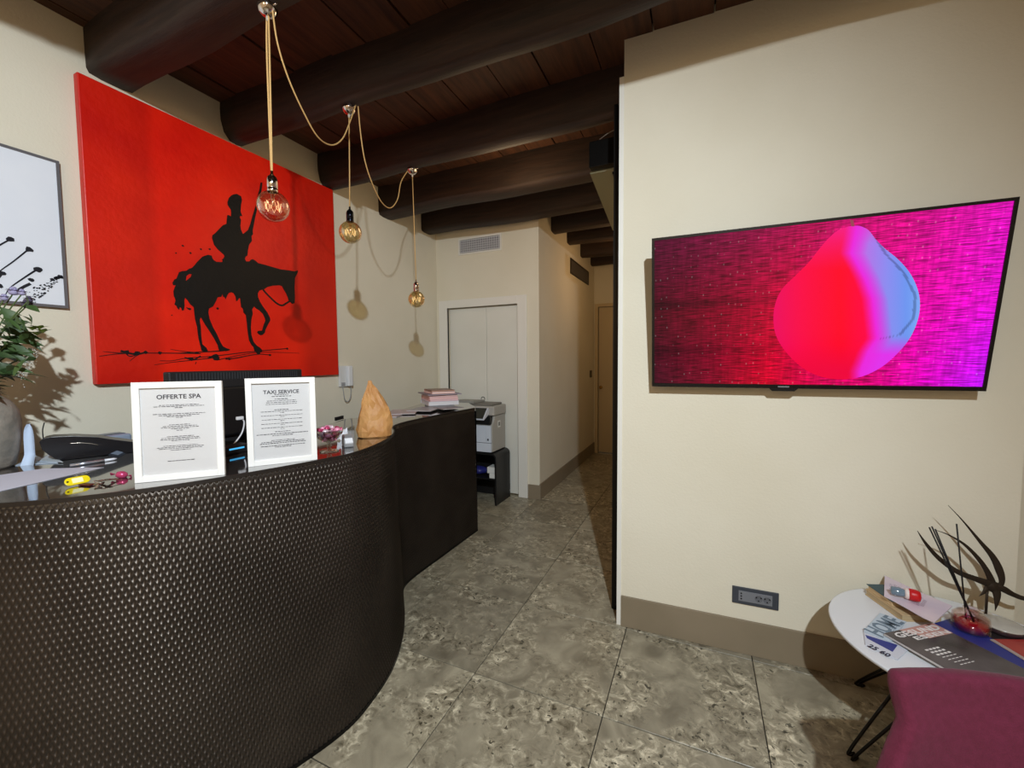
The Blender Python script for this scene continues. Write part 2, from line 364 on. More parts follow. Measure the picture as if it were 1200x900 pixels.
us, ue, zs, zt = .580, .784, .258, .345
wbox(us, ue, 0, .008, zs, zt).obj('plate', M('outlet_dark', (62, 66, 74), .4), sk, bevel=.002)
wbox(us+.028, ue-.028, .008, .011, zs+.017, zt-.017).obj('insert', M('outlet_grey', (120, 122, 128), .35), sk, bevel=.001)
hole = M('hole', (8, 8, 9), .7)
mb = MB()
for z in (-.014, 0, .014): mb.lathe(wp(us+.040, .0112, .3015+z), [(.0001,.0006),(.004,.0006),(.004,0)], 10, TN)
for uc in (.700, .737):
    for du, dz2 in ((-.010,.006),(.010,.006),(0,-.010)): mb.lathe(wp(uc+du-.003, .0095+.0012, .3015+dz2), [(.0001,.0022),(.0035,.0022),(.0035,0)], 10, TN)
mb.obj('pin_holes', hole, sk, kind='stuff')
for uc in (.700, .737):
    MB().lathe(wp(uc-.003, .011, .3015), [(.0001,.0006),(.0148,.0006),(.0155,.0012),(.0168,.0012),(.0172,0)], 24, TN).obj('socket', M('outlet_socket', (100, 102, 108), .35), sk)

# ================================================================ TELEVISION
tv = thing('television', 'large black-framed wall television showing a pink and blue pear shape', 'television', tuple(wp(.85, .1, 1.36)))
PTL, PTR = onp(763, 280, TN, wp(0,.20,0)), onp(1197, 230, TN, wp(0,.20,0))
PBL, PBR = onp(765, 453.5, TN, wp(0,.075,0)), onp(1152, 457, TN, wp(0,.075,0))
u0 = (PTL+PBL)/2; TVW = ((PTR-PTL).length+(PBR-PBL).length)/2; 
zt_, zb_ = (PTL.z+PTR.z)/2, (PBL.z+PBR.z)/2
ub = ((PBL-W0).dot(TU)+(PTL-W0).dot(TU))/2; ut = ((PBR-W0).dot(TU)+(PTR-W0).dot(TU))/2
def tq(a, b, d=0):    # a 0..1 along, b 0..1 up, d out of the screen
    lo = wp(ub+(ut-ub)*a, .075, zb_); hi = wp(ub+(ut-ub)*a, .20, zt_)
    n = TU.cross((hi-lo)).normalized(); n = n if n.dot(TN) > 0 else -n
    return lo.lerp(hi, b) + n*d
tn = (tq(0,0,1)-tq(0,0,0)); tup = (tq(0,1)-tq(0,0)); TH = tup.length; tup.normalize(); TWD = (tq(1,0)-tq(0,0)).length
ctr = tq(.5,.5)
MB().obox(ctr-tn*.014, TU*TWD/2, tup*TH/2, tn*.014).obj('body', BLACK, tv, bevel=.004)
MB().obox(tq(.5,.45)-tn*.045, TU*TWD*.3, tup*TH*.3, tn*.019).obj('rear_housing', BLACK, tv, bevel=.008)
bz = MB(); bt = .012; fr_ = .0065
for a0, a1, b0, b1 in ((0,1,0,bt*1.5/TH),(0,1,1-bt/TH,1),(0,bt/TWD,bt*1.5/TH,1-bt/TH),(1-bt/TWD,1,bt*1.5/TH,1-bt/TH)):
    bz.obox(tq((a0+a1)/2,(b0+b1)/2, fr_/2), TU*TWD*(a1-a0)/2, tup*TH*(b1-b0)/2, tn*fr_/2)
bz.obj('bezel', M('bezel', (20, 18, 20), .25), tv)
MB().prism([tq(.41,.0,.007), tq(.42,-.018,.007), tq(.49,-.018,.007), tq(.50,.0,.007)], -tn*.012).obj('sensor_lip', BLACK, tv)
MB().obox(tq(.455,.011,.0068), TU*.022, tup*.003, tn*.0005).obj('logo', M('logo_grey', (130,130,135), .3), tv)
# bracket to the wall
MB().obox((tq(.5,.45)-tn*.064+wp((ub+ut)/2,0,1.72))/2, TU*.11, V(0,0,.09), TN*.030).obj('wall_bracket', BLACKM, tv)
# picture on the screen, as light
def emis(name, weave):
    m = bpy.data.materials.new(name); m.use_nodes = True; t = NT(m); b = t.n['Principled BSDF']
    b.inputs['Base Color'].default_value = (.004,.004,.004,1); b.inputs['Roughness'].default_value = .12; b.inputs['Specular IOR Level'].default_value = .15
    at = t.a('ShaderNodeAttribute', attribute_name='Col')
    src = at.outputs['Color']
    if weave:
        uv = t.a('ShaderNodeTexCoord')
        mp = t.a('ShaderNodeMapping'); mp.inputs['Scale'].default_value = (18, 150, 1); t.l(uv.outputs['UV'], mp.inputs[0])
        n = t.a('ShaderNodeTexNoise'); n.inputs['Scale'].default_value = 1; n.inputs['Detail'].default_value = 3; t.l(mp.outputs[0], n.inputs['Vector'])
        mp2 = t.a('ShaderNodeMapping'); mp2.inputs['Scale'].default_value = (90, 6, 1); t.l(uv.outputs['UV'], mp2.inputs[0])
        n2 = t.a('ShaderNodeTexNoise'); n2.inputs['Scale'].default_value = 1; n2.inputs['Detail'].default_value = 2; t.l(mp2.outputs[0], n2.inputs['Vector'])
        r = t.a('ShaderNodeMapRange'); r.inputs['From Min'].default_value=.33; r.inputs['From Max'].default_value=.70; r.inputs['To Min'].default_value=.35; r.inputs['To Max'].default_value=1.75; t.l(n.outputs['Fac'], r.inputs[0])
        r2 = t.a('ShaderNodeMapRange'); r2.inputs['From Min'].default_value=.35; r2.inputs['From Max'].default_value=.65; r2.inputs['To Min'].default_value=.84; r2.inputs['To Max'].default_value=1.14; t.l(n2.outputs['Fac'], r2.inputs[0])
        mu = t.a('ShaderNodeMath', operation='MULTIPLY'); t.l(r.outputs[0], mu.inputs[0]); t.l(r2.outputs[0], mu.inputs[1])
        # sparkling stitches in rows
        mp3 = t.a('ShaderNodeMapping'); mp3.inputs['Scale'].default_value = (46, 15, 1); t.l(uv.outputs['UV'], mp3.inputs[0])
        vo = t.a('ShaderNodeTexVoronoi'); vo.inputs['Scale'].default_value = 1; vo.inputs['Randomness'].default_value = .25; t.l(mp3.outputs[0], vo.inputs['Vector'])
        r3_ = t.a('ShaderNodeMapRange'); r3_.inputs['From Min'].default_value=.0; r3_.inputs['From Max'].default_value=.13; r3_.inputs['To Min'].default_value=.13; r3_.inputs['To Max'].default_value=0; t.l(vo.outputs['Distance'], r3_.inputs[0])
        vm = t.a('ShaderNodeVectorMath', operation='SCALE'); t.l(src, vm.inputs[0]); t.l(mu.outputs[0], vm.inputs['Scale'])
        va = t.a('ShaderNodeVectorMath', operation='ADD'); t.l(vm.outputs[0], va.inputs[0]); t.l(r3_.outputs[0], va.inputs[1])
        src = va.outputs[0]
    t.l(src, b.inputs['Emission Color']); b.inputs['Emission Strength'].default_value = 1.0
    return m
def interp(tab, x):
    if x <= tab[0][0]: return tab[0][1]
    for (a, ca), (b, cb) in zip(tab, tab[1:]):
        if x <= b:
            t = (x-a)/(b-a); return tuple(p+(q-p)*t for p, q in zip(ca, cb))
    return tab[-1][1]
top_ = [(0,(78,10,42)),(.3,(130,14,62)),(.5,(175,8,80)),(.75,(215,10,130)),(1,(215,15,175))]
mid_ = [(0,(75,5,25)),(.25,(135,0,35)),(.45,(200,0,50)),(.75,(225,0,140)),(1,(235,10,215))]
bot_ = [(0,(70,10,30)),(.2,(120,5,35)),(.4,(205,0,40)),(.7,(215,0,110)),(.85,(225,0,190)),(1,(190,20,245))]
def scol(a, b):
    if b > .5: c = [p+(q-p)*(b-.5)*2 for p, q in zip(interp(mid_,a), interp(top_,a))]
    else: c = [p+(q-p)*(.5-b)*2 for p, q in zip(interp(mid_,a), interp(bot_,a))]
    d = 1-.35*math.exp(-((b-.56)/.03)**2)*max(0, 1-a*1.6)-.25*math.exp(-((b-.24)/.03)**2)*max(0,1-a*1.8)
    return lin([v*d for v in c])
nx, ny = 96, 54; a0, a1, b0, b1 = bt/TWD, 1-bt/TWD, bt*1.5/TH, 1-bt/TH
mb = MB(); rows = [[tq(a0+(a1-a0)*i/nx, b0+(b1-b0)*j/ny, .0012) for i in range(nx+1)] for j in range(ny+1)]
mb.grid(rows, smooth=False)
scr = mb.obj('screen', emis('screen_light', True), tv, orient=False)
ca = scr.data.color_attributes.new('Col', 'FLOAT_COLOR', 'POINT'); uvl = scr.data.uv_layers.new(name='UVMap')
for j in range(ny+1):
    for i in range(nx+1): ca.data[j*(nx+1)+i].color = scol(i/nx, j/ny)
for lp in scr.data.loops:
    vi = lp.vertex_index; uvl.data[lp.index].uv = ((vi % (nx+1))/nx, (vi//(nx+1))/ny)
# pear outline, pixels of the photograph carried onto the screen plane
po = [(665,118),(683,116),(702,118),(725,130),(745,155),(775,186),(812,216),(848,256),(872,302),(882,350),(876,402),(852,458),(812,508),(762,550),(702,578),(640,586),(580,578),(522,550),(472,502),(442,452),(434,400),(441,350),(462,308),(502,268),(540,230),(572,190),(602,155),(632,130)]
def cp(x, y): return (740+x/2.609, 220+y/2.609)
pp = smoothpts([(x, y, 0) for x, y in po+[po[0]]], 7)[:-1]
cxp, cyp = 660, 390
def pcol(x, y):
    # image of a pear lit red from the left and blue from the right
    edge = interp([(120,(690,)),(200,(672,)),(280,(715,)),(340,(738,)),(460,(752,)),(500,(725,)),(560,(700,))], y)[0]
    t = (x-edge)/60
    red = interp([(430,(235,0,95)),(520,(250,0,70)),(640,(255,0,40)),(720,(255,0,70)),(760,(255,0,110))], x)
    if y < 250: red = tuple(p+(q-p)*min(1,(250-y)/130) for p, q in zip(red, (245,25,130)))
    if y > 480: red = tuple(p+(q-p)*min(1,(y-480)/80) for p, q in zip(red, (240,0,60)))
    mg = (235, 40, 220); bl = interp([(700,(190,110,230)),(780,(140,140,240)),(840,(110,150,240)),(882,(125,170,245))], x)
    if y > 455: bl = tuple(p+(q-p)*min(1,(y-455)/55) for p, q in zip(bl, (225,50,235)))
    if y < 170: bl = tuple(p+(q-p)*min(1,(170-y)/50) for p, q in zip(bl, (205,90,215)))
    if t < -.6: c = red
    elif t < 0: c = tuple(p+(q-p)*(t+.6)/.6 for p, q in zip(red, mg))
    elif t < .8: c = tuple(p+(q-p)*t/.8 for p, q in zip(mg, bl))
    else: c = bl
    # thin seam line along the blue side
    sx_ = interp([(130,(735,)),(200,(775,)),(260,(832,)),(330,(868,)),(400,(862,)),(450,(820,)),(463,(760,))], y)[0]
    if 135 < y < 463 and abs(x-sx_) < 5: c = tuple(v*.78 for v in c)
    return lin(c)
mb = MB(); n = len(pp); K = 70; cols = []; rows = []
for k in range(K+1):
    f = k/K; row = []
    for p in pp+[pp[0]]:
        x, y = cxp+(p.x-cxp)*f, cyp+(p.y-cyp)*f; q = onp(*cp(x, y), tn, tq(.5,.5,.0022)); row.append(q); cols.append(pcol(x, y))
    rows.append(row)
mb.grid(rows, smooth=False); pe = mb.obj('pear_image', emis('pear_light', False), tv, orient=False)
ca = pe.data.color_attributes.new('Col', 'FLOAT_COLOR', 'POINT')
for i, c in enumerate(cols): ca.data[i].color = c
st = [onp(*cp(x,y), tn, tq(.5,.5,.0022)) for x, y in ((672,118),(668,97),(678,99),(682,118))]
MB().prism(st, tn*.0003).obj('stem_image', M('stem_light', (20,5,8), .3, emit=(150,60,80), estr=1), tv)

# ================================================================ PAINTINGS
CX = XW+.045
def cz(x, y): return onx(x, y, CX)
cv = thing('canvas_painting', 'large red canvas painted with a black horse and rider', 'painting', (XW, 1.83, 1.40))
ya, yb_, za, zb2 = 1.052, 2.613, 1.400, 2.938
def redpaint():
    m = M('red_paint', (214, 18, 4), .42, bump=.25, bscale=26); t = NT(m); b = t.n['Principled BSDF']
    tc = t.a('ShaderNodeTexCoord'); n = t.a('ShaderNodeTexNoise'); n.inputs['Scale'].default_value = 2.0; n.inputs['Detail'].default_value = 7
    t.l(tc.outputs['Object'], n.inputs['Vector']); r = t.a('ShaderNodeValToRGB'); e = r.color_ramp.elements
    e[0].position = .3; e[0].color = lin((216, 14, 3)); e[1].position = .62; e[1].color = lin((246, 36, 7))
    # darker bands along both side edges of the canvas
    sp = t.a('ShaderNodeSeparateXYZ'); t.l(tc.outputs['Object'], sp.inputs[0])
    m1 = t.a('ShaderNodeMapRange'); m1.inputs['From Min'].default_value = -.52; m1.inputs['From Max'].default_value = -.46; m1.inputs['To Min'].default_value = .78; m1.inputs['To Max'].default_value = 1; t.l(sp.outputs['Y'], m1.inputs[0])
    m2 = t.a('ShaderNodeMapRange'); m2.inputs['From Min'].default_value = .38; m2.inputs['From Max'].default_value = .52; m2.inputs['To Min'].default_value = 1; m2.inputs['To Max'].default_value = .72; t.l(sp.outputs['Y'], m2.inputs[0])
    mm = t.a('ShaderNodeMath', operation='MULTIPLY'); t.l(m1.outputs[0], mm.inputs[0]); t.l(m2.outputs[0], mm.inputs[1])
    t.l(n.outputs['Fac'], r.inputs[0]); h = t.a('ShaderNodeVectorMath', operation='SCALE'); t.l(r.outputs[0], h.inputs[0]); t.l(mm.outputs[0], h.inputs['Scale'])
    t.l(h.outputs[0], b.inputs['Base Color']); return m
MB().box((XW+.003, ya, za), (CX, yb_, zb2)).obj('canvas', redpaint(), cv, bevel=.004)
INK = M('black_paint', (8, 7, 8), .5, bump=.3, bscale=60)
def q1(pts): return [cz(195+x/6.43, 290+y/6.43) for x, y in pts]
def q2(pts): return [cz(255+x/9, 220+y/9) for x, y in pts]
horse = [(45,265),(60,240),(75,235),(85,210),(95,185),(120,178),(150,175),(170,160),(190,155),(215,130),(232,108),(250,90),(270,70),(290,62),(315,55),(340,62),(345,80),(355,95),(375,108),(420,110),(425,90),(440,60),(600,60),(590,85),(600,105),(625,105),(635,92),(650,88),(670,100),(690,118),(740,130),(800,148),(860,165),(920,172),(965,180),(990,172),(988,190),(975,215),(968,230),(965,300),(968,380),(965,420),(945,425),(930,408),(918,395),(915,380),(900,345),(885,320),(870,292),(850,285),(800,288),(760,298),(735,315),(715,320),(700,325),(688,345),(690,375),(705,410),(730,450),(760,490),(780,530),(782,550),(765,580),(745,620),(742,640),(725,658),(710,662),(695,655),(683,640),(690,628),(720,626),(730,590),(745,550),(740,530),(725,500),(700,475),(675,460),(660,445),(645,465),(650,500),(640,540),(635,600),(640,660),(655,710),(680,740),(705,755),(722,775),(715,790),(690,785),(665,788),(655,750),(640,735),(622,700),(612,640),(605,570),(598,510),(580,490),(575,460),(562,450),(560,430),(555,385),(548,380),(535,400),(525,405),(520,370),(505,345),(490,338),(470,342),(458,360),(445,390),(435,370),(428,375),(422,350),(412,372),(385,375),(370,410),(350,445),(320,460),(315,490),(325,540),(350,600),(380,655),(405,710),(425,745),(450,758),(478,768),(475,776),(440,778),(400,780),(392,765),(385,735),(355,680),(320,625),(290,580),(270,545),(258,525),(250,545),(258,600),(262,670),(270,730),(300,755),(312,780),(290,786),(265,780),(262,770),(255,740),(240,680),(230,600),(215,540),(208,480),(205,450),(180,430),(160,400),(140,378),(134,400),(136,440),(130,472),(118,476),(110,455),(100,450),(95,470),(80,455),(75,440),(68,436),(60,430),(68,400),(64,385),(55,365),(52,330),(62,300),(70,285),(50,285)]
MB().prism(q1(horse), (.0022,0,0)).obj('horse_paint', INK, cv)
rider = [(-60,530),(-55,500),(-28,480),(20,430),(55,395),(92,380),(95,340),(102,288),(120,290),(138,305),(142,270),(138,230),(120,205),(104,180),(103,150),(118,108),(140,85),(160,72),(200,65),(245,90),(255,130),(245,180),(240,250),(258,300),(238,296),(232,312),(245,340),(238,400),(244,440),(265,490),(290,470),(320,445),(345,380),(366,300),(388,230),(400,190),(415,100),(440,20),(452,-55),(470,-55),(462,20),(445,100),(425,190),(412,235),(390,330),(372,430),(368,450),(372,490),(355,510),(360,560),(330,600),(318,660),(312,715),(280,735),(278,760),(300,800),(280,860),(100,860),(60,800),(45,755),(80,735),(62,705),(0,650),(-40,600)]
MB().prism([p+V(.0004,0,0) for p in q2(rider)], (.0024,0,0)).obj('rider_paint', INK, cv)
MB().prism([p+V(.0025,0,0) for p in q1([(145,252),(150,215),(172,200),(188,203),(180,222),(160,240)])], (.0008,0,0)).obj('tail_gap_paint', M('red_paint_gap', (214,20,6), .45), cv)
rein = smoothpts(q1([(728,318),(770,365),(830,420),(870,437),(900,422),(928,405)]), 6)
def ribbon(mb, pts, wds):
    n = len(pts); L_, R_ = [], []
    for i, p in enumerate(pts):
        d = (pts[min(i+1,n-1)]-pts[max(i-1,0)]).normalized(); s = V(0, -d.z, d.y); t = i/(n-1)
        wq_ = wds if isinstance(wds, (int, float)) else wds[0]+(wds[1]-wds[0])*t
        L_.append(p+s*wq_/2); R_.append(p-s*wq_/2)
    e = V(.0012,0,0); mb.grid([L_, R_], smooth=False); mb.grid([[p+e for p in L_], [p+e for p in R_]], smooth=False)
    mb.grid([L_, [p+e for p in L_]], False); mb.grid([R_, [p+e for p in R_]], False); return mb
ribbon(MB(), rein, .013).obj('rein_paint', INK, cv)
mb = MB()
def q4(pts): return [cz(110+x/4.8, 380+y/4.8)+V(rnd.uniform(.0002,.0012),0,0) for x, y in pts]
for s, wd in (([(30,180),(160,165),(380,162),(600,165)],(.003,.006)),([(50,153),(120,160),(200,165)],(.002,.005)),([(150,150),(230,168),(300,156)],(.012,.008)),([(200,208),(235,180),(270,162)],(.002,.005)),([(470,162),(560,158),(680,152),(755,146)],(.004,.008)),([(430,140),(500,152),(590,160)],(.002,.005)),([(370,205),(440,205),(520,190),(610,184),(700,176),(880,155),(1080,137)],(.003,.006)),([(340,228),(440,214),(550,202),(700,185)],(.002,.006)),([(690,202),(800,178),(920,158),(1030,158),(1155,163)],(.005,.002)),([(740,196),(800,190),(860,178),(930,168),(990,173)],(.007,.005)),([(510,188),(560,198),(600,178)],(.009,.007)),([(640,192),(690,172),(700,200)],(.008,.012)),([(175,155),(200,180),(245,170)],(.006,.004)),([(570,225),(575,212)],(.002,.004)),([(165,152),(195,148)],(.004,.006))):
    ribbon(mb, smoothpts(q4(s), 5), wd)
def blob(mb, p, r, n=9):
    mb.prism([p+V(0, math.cos(2*math.pi*k/n)*r*rnd.uniform(.7,1.25), math.sin(2*math.pi*k/n)*r*rnd.uniform(.6,1.1)) for k in range(n)], (.0016,0,0))
for x, y, r in ((370,161,.010),(685,186,.021),(548,194,.014),(762,195,.009),(990,173,.010),(1086,137,.009),(925,158,.016),(185,158,.011),(243,163,.014),(290,158,.011),(740,144,.010),(575,160,.008)): blob(mb, q4([(x,y)])[0], r)
for x, y, r in ((214,765,.006),(455,810,.006),(570,810,.007),(315,860,.006),(125,862,.004)): blob(mb, cz(195+x/11.25, 220+y/11.25)+V(.0004,0,0), r)
for x, y, r in ((172,462,.009),(385,460,.008),(40,510,.004),(155,455,.004)): blob(mb, q1([(x,y)])[0]+V(.0004,0,0), r)
mb.obj('brush_strokes', INK, cv, kind='stuff')

fp = thing('framed_picture', 'pale framed picture with black flower stems on the left wall above the flowers', 'painting', (XW, .4, 1.78))
FX = XW+.024; ye, zt3, zb3, yl = .975, 2.480, 1.778, -.35
MB().box((XW+.002, yl+.01, zb3+.01), (FX-.004, ye-.01, zt3-.01)).obj('panel', M('pale_panel', (232, 235, 243), .6, var=(226,230,240), scale=4), fp)
MB().box((XW+.002, yl, zb3), (FX, ye, zb3+.012)).box((XW+.002, yl, zt3-.012), (FX, ye, zt3)).box((XW+.002, ye-.012, zb3+.012), (FX, ye, zt3-.012)).box((XW+.002, yl, zb3+.012), (FX, yl+.012, zt3-.012)).obj('frame', M('grey_frame', (120, 118, 122), .35, .4), fp)
mb = MB(); FX2 = FX-.004
def q5(pts): return [onx(x/5, 240+y/5, FX2)+V(.0003,0,0) for x, y in pts]
INK2 = M('black_ink', (16, 16, 28), .5)
for s, wd, hd_, r in (([(-90,300),(-40,262),(0,235),(55,205)],(.006,.006),(62,204),.013),([(-60,450),(0,388),(80,330),(165,262)],(.003,.006),(170,262),.014),([(30,530),(60,485),(140,428),(218,378)],(.002,.008),(224,378),.015),([(100,505),(140,480),(178,462)],(.012,.011),(182,440),.010),([(-60,480),(0,420),(10,400)],(.006,.006),(8,402),.012),([(-40,500),(0,478)],(.004,.004),(0,475),.010)):
    ribbon(mb, smoothpts(q5(s), 5), wd); blob(mb, q5([hd_])[0], r)
ribbon(mb, smoothpts(q5([(218,392),(235,395),(244,382)]),4), .002)
for k in range(75):
    t = rnd.random(); x = 180+t*170+rnd.uniform(-22,22)*(1-t*.5); y = 545-t*120+rnd.uniform(-45,45)*(1-.6*t); blob(mb, q5([(x,y)])[0], rnd.uniform(.0018,.0045), 6)
for x, y, r in ((350,420,.011),(338,428,.009),(305,438,.009),(362,428,.006),(325,430,.007)): blob(mb, q5([(x,y)])[0], r)
mb.obj('flower_strokes', INK2, fp, kind='stuff')

# ================================================================ RECEPTION COUNTER
HC = 1.10
prof = [((-2.80,.10),(-2.76,0)),((-2.45,.20),(-2.38,.09)),((-2.10,.33),(-2.02,.22)),((-1.848,.466),(-1.77,.36)),((-1.695,.614),(-1.61,.52)),((-1.575,.80),(-1.47,.72)),((-1.485,1.03),(-1.365,.93)),((-1.425,1.234),(-1.293,1.162)),((-1.402,1.38),(-1.296,1.33)),((-1.442,1.57),(-1.344,1.529)),((-1.525,1.767),(-1.44,1.72)),((-1.621,1.909),(-1.56,1.89)),((-1.72,2.01),(-1.68,2.03)),((-1.78,2.12),(-1.765,2.14)),((-1.807,2.287),(-1.79,2.28)),((-1.81,2.564),(-1.785,2.55)),((-1.80,2.827),(-1.78,2.83)),((-1.775,3.133),(-1.772,3.158))]
tp = smoothpts([(a[0], a[1], HC) for a, b in prof], 14); bp_ = smoothpts([(b[0], b[1], 0) for a, b in prof], 14)
S = [0]
for i in range(1, len(tp)): S.append(S[-1]+((tp[i]-tp[i-1]).length+(bp_[i]-bp_[i-1]).length)/2)
def csurf(s, z, d=0):   # arc length, height, depth behind the face
    s = max(0, min(S[-1], s)); lo, hi = 0, len(S)-1
    while hi-lo > 1:
        mdl = (lo+hi)//2
        if S[mdl] <= s: lo = mdl
        else: hi = mdl
    t = (s-S[lo])/max(1e-9, S[hi]-S[lo]); a = tp[lo].lerp(tp[hi], t); b = bp_[lo].lerp(bp_[hi], t)
    tg = (tp[hi]-tp[lo]).normalized(); nin = V(-tg.y, tg.x, 0)
    p = b.lerp(a, z/HC); return V(p.x, p.y, z) + nin*d
co = thing('reception_counter', 'curved black reception counter clad in diamond metal mesh with a glossy dark top', 'counter', (-2.0, 1.6, 0))
CLAD = M('mesh_metal', (78, 71, 65), .37, .85, var=(64, 58, 53), scale=3)
def clad():
    cw, ch = .0172, .037; nc = int(S[-1]/cw); cw = S[-1]/nc; nr = int(round((HC-.012)/ch)); ch = (HC-.012)/nr
    verts, faces = [], []
    def cell(sc_, zc):
        if zc-ch/2 < -.001 or zc+ch/2 > HC-.011: 
            pass
        o = len(verts)
        for f, d, dz_ in ((1.0, 0.0, 0), (.86, -.0005, 0), (.60, .0045, 0), ):
            for a, b in ((-1,0),(0,-1),(1,0),(0,1)):
                z = zc + b*ch/2*f + dz_; z = max(0.0, min(HC-.012, z))
                verts.append(csurf(sc_+a*cw/2*f, z, d + (b*.0036 if f == .60 else 0)))
        for k in range(4):
            k2 = (k+1) % 4
            faces.append((o+k, o+k2, o+4+k2, o+4+k)); faces.append((o+4+k, o+4+k2, o+8+k2, o+8+k))
        faces.append((o+8, o+9, o+10, o+11))
    for j in range(2*nr+1):
        zc = j*ch/2
        for i in range(nc+1):
            s = (i + (.5 if j % 2 else 0))*cw
            if s > S[-1]: continue
            cell(s, zc)
    me = bpy.data.meshes.new('mesh_cladding'); off = WL[co.name]
    me.from_pydata([v-off for v in verts], [], faces); me.materials.append(CLAD); me.validate(); me.polygons.foreach_set('use_smooth', [True]*len(me.polygons))
    o = bpy.data.objects.new('mesh_cladding', me); C.objects.link(o); o.parent = co; o['kind'] = 'stuff'; WL[o.name] = off
    o['label'] = 'black expanded metal cladding of small diamonds'
clad()
# body behind the cladding
NS = 120; A_ = [csurf(S[-1]*i/NS, 0, .012) for i in range(NS+1)]; B_ = [csurf(S[-1]*i/NS, HC-.03, .012) for i in range(NS+1)]
A2 = [csurf(S[-1]*i/NS, 0, .05) for i in range(NS+1)]; B2 = [csurf(S[-1]*i/NS, HC-.03, .05) for i in range(NS+1)]
mb = MB().grid([A_, B_]); mb.grid([B_, B2], False); mb.grid([B2, A2]); mb.grid([A2, A_], False)
mb.f.append([0, NS+1, 2*(NS+1)+NS+1, 0]) if False else None
mb.obj('body', BLACK, co, orient=False)
MB().prism([(-1.772,3.158,0),(-1.80,3.20,0),(-2.05,3.50,0),(-2.09,3.50,0),(-1.82,3.16,0)], (0,0,HC-.03)).obj('end_panel', BLACKM, co)
back = [(-2.05,3.50),(-2.50,3.45),(-2.36,3.0),(-2.24,2.60),(-2.18,2.45),(-2.30,2.19),(-2.20,1.95),(-2.12,1.70),(-2.12,1.45),(-2.30,1.25),(-2.72,1.15),(-2.835,.95),(-2.835,.10)]
outer = [csurf(S[-1]*i/90, HC, 0) for i in range(91)]
poly = [(p.x, p.y, HC-.03) for p in outer]+[(-1.795,3.19,HC-.03)]+[(x, y, HC-.03) for x, y in back]
MB().prism(poly, (0,0,.03)).obj('worktop', GLOSSTOP, co)
NS = 160; e1_ = [csurf(S[-1]*i/NS, HC-.012, -.002) for i in range(NS+1)]; e2_ = [csurf(S[-1]*i/NS, HC+.001, -.002) for i in range(NS+1)]; e3_ = [csurf(S[-1]*i/NS, HC+.001, .004) for i in range(NS+1)]; e4_ = [csurf(S[-1]*i/NS, HC-.012, .004) for i in range(NS+1)]
MB().grid([e1_, e2_]).grid([e2_, e3_], False).grid([e3_, e4_]).grid([e4_, e1_], False).obj('edge_strip', M('edge_strip', (46, 40, 36), .4, .5), co, orient=False)
k1, k2, k3, k4 = ([csurf(S[-1]*i/NS, z_, d_) for i in range(NS+1)] for z_, d_ in ((.001, -.0015), (.016, -.0015), (.016, .003), (.001, .003)))
MB().grid([k1, k2]).grid([k2, k3], False).grid([k3, k4]).grid([k4, k1], False).obj('base_strip', BLACKM, co, orient=False)
# lower staff desk behind
dk = thing('staff_desk', 'low black desk behind the reception counter under the monitor', 'desk', (-2.45, 1.7, 0))
MB().box((-2.835, 1.20, .72), (-2.14, 2.40, .75)).obj('desk_top', M('desk_black', (26,24,24), .3), dk)
for x, y in ((-2.82,1.22),(-2.17,1.22),(-2.82,2.36),(-2.17,2.36)): MB().box((x,y,0),(x+.03,y+.03,.72)).obj('leg', BLACKM, dk)

# ---------------------------------------------------------------- monitor
mo = thing('monitor', 'black computer monitor seen from behind between the two white sign frames', 'monitor', (-2.35, 1.5, .75))
m_a, m_b = onx(197, 436, -2.28), onx(354, 432, -2.28); ony_m = (m_a.y, m_b.y); zt5 = m_a.z; mc = (m_a.y+m_b.y)/2
MB().box((-2.33, ony_m[0], 1.06), (-2.28, ony_m[1], zt5)).obj('screen_housing', M('monitor_black', (30, 30, 32), .5), mo, bevel=.008)
mb = MB()
for i in range(46): y = m_a.y+.03+i*(m_b.y-m_a.y-.06)/46; mb.box((-2.281, y, zt5-.045), (-2.2765, y+.006, zt5-.008))
mb.obj('vent_ribs', M('monitor_rib', (52, 54, 58), .5), mo, kind='stuff')
MB().box((-2.285, mc-.17, 1.12), (-2.25, mc+.17, 1.38)).obj('rear_bulge', BLACK, mo, bevel=.012)
MB().box((-2.33, mc-.05, .77), (-2.28, mc+.05, 1.20)).obj('stand_neck', BLACK, mo, bevel=.005)
MB().box((-2.44, mc-.17, .75), (-2.20, mc+.17, .77)).obj('stand_base', BLACK, mo, bevel=.005)
# white plug and cable hanging at the monitor's back
pc = thing('white_cable', 'white cable with plug hanging behind the taxi service sign', 'cable', (-1.95, 1.3, HC))
cpts = [onp(x, y, (1,0,0), (-2.06,0,0)) for x, y in ((281,490),(286,494),(284,506),(277,517),(270,524),(264,530))]
MB().tube(smoothpts(cpts, 6), .0035, 8).obj('cord', M('cable_white', (220,220,225), .4), pc)
MB().obox(cpts[0], (.008,0,0), (0,.016,0), (0,0,.008)).obj('plug', M('plug_white', (225,225,228), .4), pc, bevel=.003)
bl_ = onx(275, 524, -2.06)
bd = thing('docking_box', 'small dark device with a blue light between the sign frames', 'device', (-2.05, 1.2, HC))
q_ = onz(275, 531, HC)
MB().box((q_.x-.05, q_.y-.06, HC), (q_.x+.02, q_.y+.06, HC+.035)).obj('case', BLACK, bd, bevel=.004)
MB().box((q_.x+.0205, q_.y-.035, HC+.02), (q_.x+.0225, q_.y+.03, HC+.027)).obj('light', M('blue_led', (20,60,90), .3, emit=(70,170,225), estr=1.2), bd)

